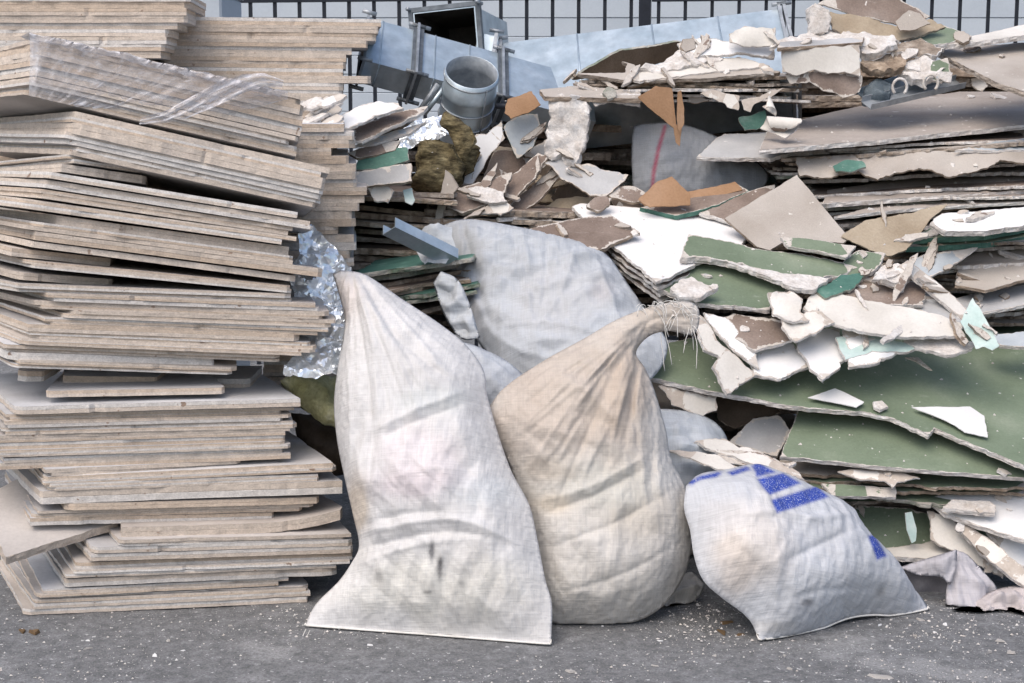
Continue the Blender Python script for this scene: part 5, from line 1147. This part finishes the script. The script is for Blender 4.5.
# ================================================================ DUCTS
def duct_box(name, O, u, w, d, L, Wd, H, mat, parent, wall=.004):
    """Open-ended sheet-metal box: O corner, u along, w across, d down."""
    V, Fc = [], []
    for s in (0, L):
        for (a, b_) in ((0, 0), (Wd, 0), (Wd, H), (0, H)):
            V.append(O + u * s + w * a + d * b_)
        for (a, b_) in ((wall, wall), (Wd - wall, wall), (Wd - wall, H - wall), (wall, H - wall)):
            V.append(O + u * s + w * a + d * b_)
    for k in range(4):
        j = (k + 1) % 4
        Fc += [[k, j, 8 + j, 8 + k], [4 + j, 4 + k, 12 + k, 12 + j], [j, k, 4 + k, 4 + j], [8 + k, 8 + j, 12 + j, 12 + k]]
    o = link_mesh(name, V, Fc, [mat, 'steel_inside_shade'], [0, 1, 0, 0] * 4, False, parent=parent)
    return o
def flange(O, u, w, d, s, Wd, H, parent, r=.022, th=.014, mat='steel_flange'):
    """Rectangular flange frame round the duct at distance s with a bolt at each corner."""
    V, Fc = [], []
    def ring(off, z):
        return [O + u * z + w * (a * Wd + sa * off) + d * (b_ * H + sb * off) for a, b_, sa, sb in ((0, 0, -1, -1), (1, 0, 1, -1), (1, 1, 1, 1), (0, 1, -1, 1))]
    V = ring(r, s) + ring(.001, s) + ring(r, s + th) + ring(.001, s + th)
    for k in range(4):
        j = (k + 1) % 4
        Fc += [[k, j, 4 + j, 4 + k], [8 + j, 8 + k, 12 + k, 12 + j], [j, k, 8 + k, 8 + j], [4 + k, 4 + j, 12 + j, 12 + k]]
    f = link_mesh('flange', V, Fc, [mat], smooth=False, parent=parent)
    for a, b_ in ((-.012, -.012), (Wd + .012, -.012), (-.012, H + .012)):
        p = O + w * a + d * b_
        tube('bolt', [p + u * (s - .018), p + u * (s + th + .020)], .007, 'steel_flange', parent, 6)
    return f
def seam_rib(O, u, w, d, s, Wd, H, parent):
    p = O + u * s
    q = [p + d * H, p, p + w * Wd]
    return tube('rib', [q[0] + (-w) * .0, q[1], q[2]], .0035, 'steel', parent, 5)
a0 = P(364, 60, 1.40); a1 = P(566, 114, 1.52); aw = P(385, 22, 1.62)
u = unit(a1 - a0); w = unit((aw - a0) - u * ((aw - a0) @ u)); d = -unit(np.cross(u, w))
if d[2] > 0: d = -d
Wd = (aw - a0) @ w; H = .085; Ld = np.linalg.norm(a1 - a0) + .1
dk = empty('air_duct', a0 + d * H, 'flat galvanised duct slanting down with bolted flanges between stack and heap', 'air duct')
duct_box('duct_body', a0, u, w, d, Ld, Wd, H, 'steel', dk)
for s in (.150, .435): flange(a0, u, w, d, s, Wd, H, dk, r=.010, th=.034, mat='steel_dark')
for s in (.160, .445): flange(a0, u, w, d, s, Wd, H, dk, r=.020, th=.008)
for s in (.05, .225, .34): seam_rib(a0, u, w, d, s, Wd, H, dk)
flange(a0, u, w, d, -.004, Wd, H, dk, r=.008, th=.008)

# short duct with its dark open end to the yard
c00, c10, c11, c01 = P(413, 13, 1.80), P(475, 6, 1.76), P(480, 62, 1.74), P(418, 69, 1.78)
w = unit(c10 - c00); d = unit((c01 - c00) - w * ((c01 - c00) @ w)); u = np.cross(d, w)
if u[1] < 0: u = -u
u = unit(u + w * .05)
dk = empty('air_duct', c01, 'short square galvanised duct with its dark open end facing out', 'air duct')
Wd, H = np.linalg.norm(c10 - c00), np.linalg.norm(c01 - c00)
duct_box('duct_body', c00, u, w, d, .42, Wd, H, 'steel', dk)
flange(c00, u, w, d, -.004, Wd, H, dk, r=.016, th=.024, mat='steel_dark')
link_mesh('end_plate', [c00 + u * .40 + w * .003 + d * .003, c00 + u * .40 + w * (Wd - .003) + d * .003, c00 + u * .40 + w * (Wd - .003) + d * (H - .003), c00 + u * .40 + w * .003 + d * (H - .003)], [[0, 1, 2, 3]], ['steel_inside_shade'], smooth=False, parent=dk)  # dark plate closing the far end, its colour standing in for shade

# long broad duct lying behind the crest
a0 = P(503, 43, 1.86); a1 = P(779, 9, 1.80); ab = P(508, 100, 1.62)
u = unit(a1 - a0); d = unit((ab - a0) - u * ((ab - a0) @ u)); w = np.cross(u, d)
if w[1] < 0: w = -w
dk = empty('air_duct', ab, 'long broad galvanised duct lying behind the crest of the heap', 'air duct')
Ld, H = np.linalg.norm(a1 - a0), np.linalg.norm(ab - a0) + .05
duct_box('duct_body', a0, u, w, d, Ld, .20, H, 'steel', dk)
for s in (-.03, -.012, Ld - .005, Ld + .012): flange(a0, u, w, d, s, .20, H, dk, r=.014, th=.010)
for s in (.25, .5, .72): seam_rib(a0, u, w, d, s, .004, H, dk)
# a flanged stub beyond its left end
a0 = P(478, 33, 1.84); a1 = P(498, 36, 1.84); ab = P(480, 64, 1.80)
u = unit(a1 - a0); d = unit((ab - a0) - u * ((ab - a0) @ u)); w = np.cross(u, d); w = w if w[1] > 0 else -w
dk = empty('air_duct', ab, 'small flanged duct stub between the open duct and the long duct', 'air duct')
duct_box('duct_body', a0, u, w, d, .07, .1, .11, 'steel', dk)
flange(a0, u, w, d, .055, .1, .11, dk, r=.014, th=.012)

# round collar
cc = P(472, 72, 1.30); ax = unit(np.array([.14, -.58, .75]))
e1 = unit(np.cross(ax, [0, 0, 1.0])); e2 = np.cross(ax, e1)
Rr = .082
V, Fc, fm = [], [], []
ns = 40
prof = [(Rr, -.24), (Rr, -.075), (Rr + .003, -.070), (Rr, -.065), (Rr, 0), (Rr - .003, 0), (Rr - .003, -.045), (Rr - .006, -.05), (Rr - .003, -.055), (Rr - .003, -.24)]
for (r, z) in prof:
    for k in range(ns):
        a = 2 * math.pi * k / ns
        V.append(cc + (e1 * math.cos(a) + e2 * math.sin(a)) * r + ax * z)
for j in range(len(prof) - 1):
    for k in range(ns):
        Fc.append([j * ns + k, j * ns + (k + 1) % ns, (j + 1) * ns + (k + 1) % ns, (j + 1) * ns + k]); fm.append(0 if j < 5 else 1)
rd = empty('round_duct', cc - ax * .24, 'round galvanised duct collar standing tilted before the flat duct', 'air duct')
link_mesh('duct_body', V, Fc, ['steel', 'steel_flange'], fm, True, parent=rd)
tube('seam', [cc + (e1 * math.cos(2.0) + e2 * math.sin(2.0)) * (Rr + .001) + ax * z for z in (-.24, -.12, -.01)], .003, 'steel_flange', rd, 5)
Vd = [cc + (e1 * math.cos(2 * math.pi * k / ns) + e2 * math.sin(2 * math.pi * k / ns)) * (Rr - .004) - ax * .13 for k in range(ns)]
link_mesh('damper_disc', Vd, [list(range(ns))], ['steel_flange'], smooth=False, parent=rd)
for z_ in (-.015, -.115, -.17):
    tube('band', [cc + (e1 * math.cos(a) + e2 * math.sin(a)) * (Rr + .0005) + ax * z_ for a in np.linspace(0, 2 * math.pi, 40)], .0032, 'steel_flange', rd, 5)
for k in range(2):
    p = P(497 + 5 * k, 106 - 3 * k, 1.26)
    tube('clamp_bolt', [p, p + np.array([.04, -.02, .0])], .009, 'fence_paint', rd, 7)
# bent flange bracket beneath
pr = empty('steel_bracket', P(430, 110, 1.36), 'grey steel angle bracket slanting under the flat duct', 'bracket')
for k, (x0, y0, x1, y1) in enumerate(((444, 88, 424, 114), (438, 84, 420, 110))):
    tube('flange_bar', [P(x0, y0, 1.34), P(x1, y1, 1.34)], .010, 'steel_flange' if k else 'steel', pr, 4)
# galvanised stud
def channel(name, label, p0, p1, w, h, up, mat):
    u = unit(p1 - p0); up = unit(up - u * (up @ u)); s = np.cross(u, up)
    t_ = .0025
    prof = [(-w / 2, h), (-w / 2, 0), (w / 2, 0), (w / 2, h), (w / 2 - t_, h), (w / 2 - t_, t_), (-w / 2 + t_, t_), (-w / 2 + t_, h)]
    V = [p + s * a + up * b_ for p in (p0, p1) for a, b_ in prof]
    Fc = [[k, (k + 1) % 8, 8 + (k + 1) % 8, 8 + k] for k in range(8)] + [[0, 1, 6, 7], [1, 2, 5, 6], [2, 3, 4, 5]] + [[15, 14, 9, 8], [14, 13, 10, 9], [13, 12, 11, 10]]
    o = link_mesh(name, V, Fc, [mat], smooth=False)
    return tag(o, label, 'metal stud')
channel('metal_stud', 'galvanised metal stud poking out beside the grey-white sack', P(389, 231, .50), P(452, 262, .62), .05, .03, np.array([.1, .7, .7]), 'steel')
channel('metal_stud', 'dark metal stud lying in the hollow under the crest', P(866, 106, 1.20), P(960, 84, 1.34), .05, .02, np.array([0, -.5, .8]), 'steel_flange')
channel('metal_stud', 'pale metal stud lying behind the dark one in the hollow', P(862, 98, 1.30), P(905, 84, 1.36), .05, .02, np.array([0, -.6, .8]), 'steel')
for k, (x, y) in enumerate(((899, 87), (930, 83))):
    c = P(x, y, 1.17); q = [c + np.array([math.cos(a) * .021, -.01, math.sin(a) * .024]) for a in np.linspace(-.9, 4.0, 18)]
    tag(tube('pipe_clip', q, .0045, 'gypsum' if k == 0 else 'bluegrey_paper', None, 6), ['pale', 'grey-blue'][k] + ' open pipe clip in the hollow under the crest', 'pipe clip')
sb = sack('plastic_bag', 'grey-blue crumpled plastic in the hollow under the crest', [(862, 106), (864, 88), (878, 78), (892, 84), (890, 100), (876, 108)], (876, 96, 1.24), (0, -.9, .4), .010, (.13, .165, .19), sharp=(0, 1, 3, 4), excess=.08, h=.006, edge_r=.03, crump=.35, seed=51, cat='plastic')

# ================================================================ FOIL, WOOL
def crumpled(name, label, cat, poly, anchor, n, amp, mat, grid=.006, seed=1, thick=0.0, freq=16, smooth=False, bulge=0.0, parent=None, lump=.0):
    e1, e2, n = frame_of(n); A = P(*anchor)
    p3 = np.array([on_plane(x, y, A, n) for x, y in poly])
    q = np.stack([(p3 - A) @ e1, (p3 - A) @ e2], 1)
    out = []
    for k in range(len(q)):
        a, b_ = q[k], q[(k + 1) % len(q)]; L = np.linalg.norm(b_ - a); m = max(1, int(L / grid))
        s = np.arange(m) / m
        nr = np.array([(b_ - a)[1], -(b_ - a)[0]]) / L
        out.append(a + (b_ - a) * s[:, None] + nr * (n1(s * L * 25 + 7 * k, seed) * .006)[:, None])
    out = np.concatenate(out)
    if 0.5 * np.sum(out[:, 0] * np.roll(out[:, 1], -1) - np.roll(out[:, 0], -1) * out[:, 1]) < 0: out = out[::-1]
    lo, hi = out.min(0), out.max(0)
    gx, gy = np.meshgrid(np.arange(lo[0], hi[0], grid), np.arange(lo[1], hi[1], grid))
    gp = np.stack([gx.ravel(), gy.ravel()], 1) + np.random.RandomState(seed).uniform(-.35, .35, (gx.size, 2)) * grid
    gp = gp[inside(gp, out)]; gp = gp[dist_poly(gp, out) > grid * .4]
    vs, es, fs, *_ = delaunay_2d_cdt([Vector(p) for p in np.concatenate([out, gp])], [], [list(range(len(out)))], 1, 1e-6)
    uv = np.array([[v.x, v.y] for v in vs]); fs = [list(f) for f in fs]
    z3 = np.concatenate([uv, np.zeros((len(uv), 1))], 1)
    D = dist_poly(uv, out)
    h_ = (.5 - np.abs(fbm(z3 * freq, seed, 3))) * amp * 1.6 + fbm(z3 * 6, seed + 2, 2) * amp
    if thick: h_ = h_ + np.sqrt(np.clip(1 - (1 - np.clip(D / thick, 0, 1)) ** 2, 0, 1)) * thick * (1 + lump * fbm(z3 * 9, seed + 5, 2)) - .0
    W = A + np.outer(uv[:, 0], e1) + np.outer(uv[:, 1], e2) + np.outer(h_, n)
    Fc = list(fs); nv = len(uv)
    if thick:
        Wb = A + np.outer(uv[:, 0], e1) + np.outer(uv[:, 1], e2) - np.outer(h_ * .7 + .004, n)
        W = np.concatenate([W, Wb]); Fc = Fc + [[i + nv for i in f[::-1]] for f in fs]
    o = link_mesh(name, W, Fc, [mat], smooth=smooth, parent=parent)
    return tag(o, label, cat) if parent is None else o
crumpled('foil_insulation', 'crumpled shiny foil sheet hanging beside the leaning panels', 'foil', [(296, 226), (306, 222), (318, 232), (335, 250), (352, 272), (352, 320), (350, 372), (318, 376), (290, 378), (282, 370), (296, 350), (290, 320), (294, 300), (290, 270), (300, 255)], (320, 300, .40), (.2, -.72, .62), .024, 'foil', seed=21, grid=.0065, freq=15)
crumpled('foil_insulation', 'crumpled foil facing draped over the brown mineral wool', 'foil', [(398, 150), (402, 132), (420, 122), (448, 118), (458, 124), (450, 138), (425, 144), (408, 152)], (428, 134, 1.16), (0, -.75, .6), .016, 'foil', seed=22, grid=.007, freq=16)
crumpled('mineral_wool', 'yellowish mineral wool tuft under the hanging foil', 'insulation', [(280, 382), (292, 374), (312, 370), (332, 376), (350, 372), (350, 430), (322, 424), (308, 412), (296, 404)], (318, 400, .42), (.1, -.9, .4), .012, 'wool_pale', seed=23, grid=.007, thick=.06, smooth=True, lump=.5)
crumpled('mineral_wool', 'dark lump filling the gap behind the tall white sack', 'insulation', [(290, 412), (312, 414), (345, 424), (350, 470), (320, 480), (296, 440)], (322, 445, .55), (.1, -.9, .4), .02, 'dark_board', seed=24, grid=.010, thick=.05, smooth=True, lump=.5)  # dark brown lump filling the dark pocket beside the panel stack
WOOL = crumpled('mineral_wool', 'big brown mineral wool roll in the middle under the ducts', 'insulation', [(414, 190), (416, 160), (420, 146), (440, 140), (458, 148), (466, 168), (462, 186), (452, 200), (430, 202)], (440, 172, 1.14), (-.1, -.95, .3), .022, 'wool', seed=25, grid=.0075, thick=.07, smooth=True, lump=.6)
crumpled('mineral_wool', 'ochre mineral wool strip pressed against the round collar', 'insulation', [(439, 122), (446, 112), (458, 118), (472, 130), (476, 140), (470, 152), (462, 160), (455, 148), (448, 132)], (458, 135, 1.10), (-.2, -.9, .4), .010, 'wool', seed=26, grid=.006, thick=.035, smooth=True, lump=.5)
crumpled('mineral_wool', 'small ochre wool scrap under the round collar', 'insulation', [(458, 150), (470, 142), (480, 150), (474, 170), (462, 176), (456, 164)], (468, 160, 1.18), (0, -.9, .4), .010, 'wool', seed=27, grid=.007, thick=.03, smooth=True, lump=.5)

# crumpled cloth: flap and end of the grey-white sack, dark sheet painting the shade inside the torn bag, lower right
crumpled('bag_end', None, None, [(408, 240), (425, 226), (452, 224), (456, 250), (446, 264), (425, 264)], (430, 245, .64), (-.1, -.8, .6), .020, 'cloth_grey', seed=62, grid=.007, freq=11, smooth=True, parent=sackD)
crumpled('empty_bag', 'dark sheet standing for the shaded hollow of the torn bag beside the blue-printed sack', 'bag', [(896, 570), (925, 560), (952, 575), (952, 616), (925, 610), (905, 592)], (930, 606, .26), (-.1, -.95, .2), .02, 'cloth_hollow_shade', seed=63, grid=.009, freq=8, smooth=True)  # shade of the bag's inside put into the colour of this sheet
# loose wool fibres
rs = random.Random(8)
for k in range(34):
    p = P(rs.uniform(414, 474), rs.uniform(118, 198), 1.06 + rs.uniform(-.02, .03)); q = [p]; d_ = np.array([rs.uniform(-1, 1), rs.uniform(-.4, .1), rs.uniform(-1, 1)]) * .007
    if (p[0] - P(440, 165, 1.06)[0]) ** 2 + (p[2] - P(440, 165, 1.06)[2]) ** 2 > .013: continue
    for s_ in range(5): q.append(q[-1] + d_); d_ = d_ + np.array([rs.uniform(-.003, .003), 0, rs.uniform(-.003, .002)])
    tube('wool_fibre', q, .0007, 'wool', WOOL, 4)
# ================================================================ SMALL DEBRIS
def chip_mesh(seed, flat):
    rs_ = np.random.RandomState(seed)
    k = rs_.randint(5, 8)
    a = np.sort(rs_.uniform(0, 2 * math.pi, k)); r = rs_.uniform(.6, 1.0, k)
    top = np.stack([np.cos(a) * r * .8, np.sin(a) * r * .6, np.full(k, flat) * rs_.uniform(.7, 1.2, k)], 1)
    bot = np.stack([np.cos(a) * r, np.sin(a) * r * .75, np.zeros(k)], 1)
    V = np.concatenate([bot, top]); Fc = [list(range(k))[::-1], [k + i for i in range(k)]] + [[i, (i + 1) % k, k + (i + 1) % k, k + i] for i in range(k)]
    me = bpy.data.meshes.new('chip'); me.from_pydata(V.tolist(), [], Fc); me.update()
    return me
CH = {}
for m_ in ('gypsum', 'white_plain', 'gypsum_dirty', 'dry_leaf'):
    CH[m_] = []
    for k in range(7):
        me = chip_mesh(100 + k, .35 + .2 * (k % 3)); me.materials.append(MATS[m_]); CH[m_].append(me)
def chip(p, r, mat, label, group, rs_, squash=1.0, name='plaster_chip'):
    o = bpy.data.objects.new(name, rs_.choice(CH[mat])); COL.objects.link(o)
    o.location = p; o.scale = (r * rs_.uniform(.8, 1.3), r * rs_.uniform(.7, 1.1), r * rs_.uniform(.5, 1.0) * squash); o.rotation_euler = (0, 0, rs_.uniform(0, 6.3))
    return tag(o, label, 'plaster chip' if name == 'plaster_chip' else 'leaf', group)
rs = random.Random(99)
big = [(88, 648, 5), (88, 640, 3), (168, 640, 4), (155, 655, 5), (183, 650, 3), (20, 620, 4), (303, 660, 4), (370, 645, 4), (255, 650, 3), (602, 626, 4), (570, 671, 5), (655, 665, 4), (880, 676, 12), (805, 660, 3), (785, 655, 4), (878, 625, 6), (920, 620, 6), (945, 624, 5), (1000, 640, 8), (990, 652, 5), (1010, 652, 6), (935, 632, 4), (915, 636, 4), (715, 655, 4), (890, 640, 3), (960, 640, 3), (790, 668, 4), (845, 640, 3), (330, 672, 3), (460, 660, 4), (500, 668, 3), (420, 668, 3), (230, 625, 3), (270, 618, 3), (660, 640, 3)]
for x, y, r in big:
    p = G(x, y); chip(p - [0, 0, .002], r * .0023, 'gypsum' if rs.random() < .7 else 'white_plain', 'white plaster chip lying on the asphalt in front of the heap', 'plaster chips on the asphalt', rs, .7)
for x, y in ((22, 631), (34, 633), (725, 622), (722, 632), (738, 634)):
    chip(G(x, y) - [0, 0, .002], .020, 'dry_leaf', 'dry brown leaf lying on the asphalt', 'dry leaves on the asphalt', rs, .5, 'dry_leaf')
# fine crumbs: nobody could count these
def crumbs(name, pts, sizes, mat):
    V, Fc = [], []
    rr = np.random.RandomState(5)
    for p, s in zip(pts, sizes):
        b0 = len(V); a0 = rr.uniform(0, 6.3)
        for k in range(4):
            a = a0 + k * 1.57 + rr.uniform(-.4, .4)
            V.append(np.array([p[0] + math.cos(a) * s * rr.uniform(.6, 1.2), p[1] + math.sin(a) * s * rr.uniform(.6, 1.2), p[2] - .001]))
        V.append(np.array([p[0], p[1], p[2] + s * rr.uniform(.3, .7)]))
        Fc += [[b0, b0 + 1, b0 + 4], [b0 + 1, b0 + 2, b0 + 4], [b0 + 2, b0 + 3, b0 + 4], [b0 + 3, b0, b0 + 4]]
    o = link_mesh(name, np.array(V), Fc, [mat], smooth=False, origin=np.zeros(3))
    return o
pts, sz = [], []
for k in range(5200):
    x, y = rs.uniform(-10, 1034), 683 + 8 - 96 * rs.random() ** 1.15
    p = G(x, y)
    den = fbm(np.array([[p[0] * 3, p[1] * 5, 0]]), 31, 2)[0]
    if rs.random() < .45 + .7 * den + (.35 if x > 880 else 0): pts.append(p); sz.append(.0007 + .0038 * rs.random() ** 6)
for k in range(900):
    x = rs.choice([rs.gauss(960, 60), rs.gauss(700, 30), rs.gauss(330, 30), rs.uniform(0, 1024)]); y = rs.uniform(600, 640)
    pts.append(G(x, y)); sz.append(.0008 + .005 * rs.random() ** 4)
o = crumbs('plaster_crumbs', pts, sz, 'gypsum'); tag(o, 'fine white plaster crumbs scattered over the asphalt', 'crumbs', kind='stuff')

# crumbs lying on the sheets: dropped straight down onto what is there
bpy.context.view_layer.update()
dg = bpy.context.evaluated_depsgraph_get()
pts, sz = [], []
def drop(x0, x1, y0, y1, n, smax):
    for k in range(n):
        d = ray(rs.uniform(x0, x1), rs.uniform(y0, y1))
        hit, loc, nor, fi, ob, mx = scene.ray_cast(dg, Vector(CAM), Vector(d))
        if hit and nor.z > .6 and not ob.name.startswith(('filled_sack', 'ground', 'empty_bag', 'cloth')):
            pts.append(np.array(loc)); sz.append(.0012 + smax * rs.random() ** 4)
drop(780, 1024, 90, 150, 170, .008)
drop(820, 1024, 165, 210, 130, .008)
drop(640, 1024, 220, 470, 420, .006)
drop(780, 1024, 470, 580, 60, .005)
drop(430, 660, 60, 230, 160, .006)
o = crumbs('plaster_crumbs', pts, sz, 'gypsum'); tag(o, 'white plaster crumbs sprinkled on the broken sheets of the heap', 'crumbs', kind='stuff')
# small torn fragments lying about on the heap
FRM = [GYP, GYP, CRM, WHT, DRT, BGE, GRN, ('brown_paper', 'gypsum', 'brown_paper'), GRY]
def scatter(x0, x1, y0, y1, n, smin, smax, label, group, mats=FRM, aspect=(.3, .8)):
    hits = []
    for k in range(n):
        px, py = rs.uniform(x0, x1), rs.uniform(y0, y1)
        hit, loc, nor, fi, ob, mx = scene.ray_cast(dg, Vector(CAM), Vector(ray(px, py)))
        if hit and nor.z > .25 and ob.name.startswith(('plasterboard', 'mineral')): hits.append((np.array(loc), np.array(nor)))
    for loc, nor in hits:
        nn = unit(nor + np.array([rs.uniform(-.35, .35), rs.uniform(-.5, .1), 0]))
        e1_, e2_, nn = frame_of(nn)
        r = rs.uniform(smin, smax); m = rs.randint(5, 8); asp = rs.uniform(*aspect); rot = rs.uniform(0, 3.14)
        q = []
        for i in range(m):
            a = 6.283 * i / m + rs.uniform(-.35, .35); rr_ = r * rs.uniform(.55, 1.1)
            x_, y_ = math.cos(a) * rr_, math.sin(a) * rr_ * asp
            q.append((x_ * math.cos(rot) - y_ * math.sin(rot), x_ * math.sin(rot) + y_ * math.cos(rot)))
        _ns[0] += 1
        t_ = min(.011, r * .4)
        o = plate('plasterboard_fragment', q, loc + nn * t_ * .8, e1_, e2_, nn, t_, rs.choice(mats), rag=.003, warp=.002, seg=.006, grid=.02, seed=_ns[0])
        tag(o, label, 'plasterboard', group)
scatter(655, 1010, 255, 350, 18, .006, .020, 'small torn plasterboard fragment among the broken pieces on the green boards', 'fragments on the green boards')
scatter(560, 1020, 30, 100, 45, .012, .045, 'small torn plasterboard fragment along the crest of the heap', 'fragments along the crest', [DRT, BGE, CRM, GYP, DRT])
scatter(440, 650, 120, 235, 12, .012, .040, 'small torn plasterboard fragment in the middle of the heap', 'fragments in the middle of the heap', [DRT, DRT, BGE, CRM, GYP])
scatter(850, 1020, 140, 300, 30, .008, .024, 'small torn plasterboard fragment on the layered sheets', 'fragments on the layered sheets', [GYP, BGE, DRT, CRM])
scatter(780, 1020, 460, 590, 30, .008, .026, 'small torn plasterboard fragment low on the heap', 'fragments low on the heap', [GYP, CRM, BGE, GRN])
LNG = [DRT, BGE, CRM, GYP, ('brown_paper', 'gypsum', 'brown_paper')]
scatter(440, 650, 130, 235, 24, .03, .08, 'long splintered plasterboard strip in the middle of the heap', 'splintered strips in the middle of the heap', [DRT, DRT, BGE, CRM], (.12, .25))
scatter(570, 800, 40, 105, 30, .03, .09, 'long splintered plasterboard strip along the crest', 'splintered strips along the crest', LNG, (.10, .22))
scatter(860, 1020, 200, 345, 25, .03, .08, 'long splintered strip on the layered right side of the heap', 'splintered strips on the right side', LNG, (.10, .22))
# paper flakes on the green board
pb('white paper flake on the large green board', [(808, 397), (835, 388), (842, 391), (864, 402), (856, 407)], (835, 400, .425), (.09, -.40, 1), ('white_plain', 'white_plain', 'white_plain'), t=.002, rag=.0015)
pb('larger white paper flake at the lower edge of the green board', [(912, 407), (970, 407), (984, 416), (988, 437), (965, 432), (945, 420)], (960, 420, .385), (.09, -.42, 1), ('white_plain', 'white_plain', 'white_plain'), t=.002, rag=.0015)
pb('small white pebble-like crumb on the green board', [(873, 402), (882, 401), (888, 407), (880, 410), (874, 407)], (880, 405, .42), (.09, -.42, 1), GYP, t=.008, rag=.001)
pb('thin pale splinter on the green board', [(905, 358), (918, 358), (932, 371), (928, 370), (916, 362)], (918, 364, .55), (.09, -.42, 1), ('cream_paper', 'cream_paper', 'cream_paper'), t=.003, rag=.0008)
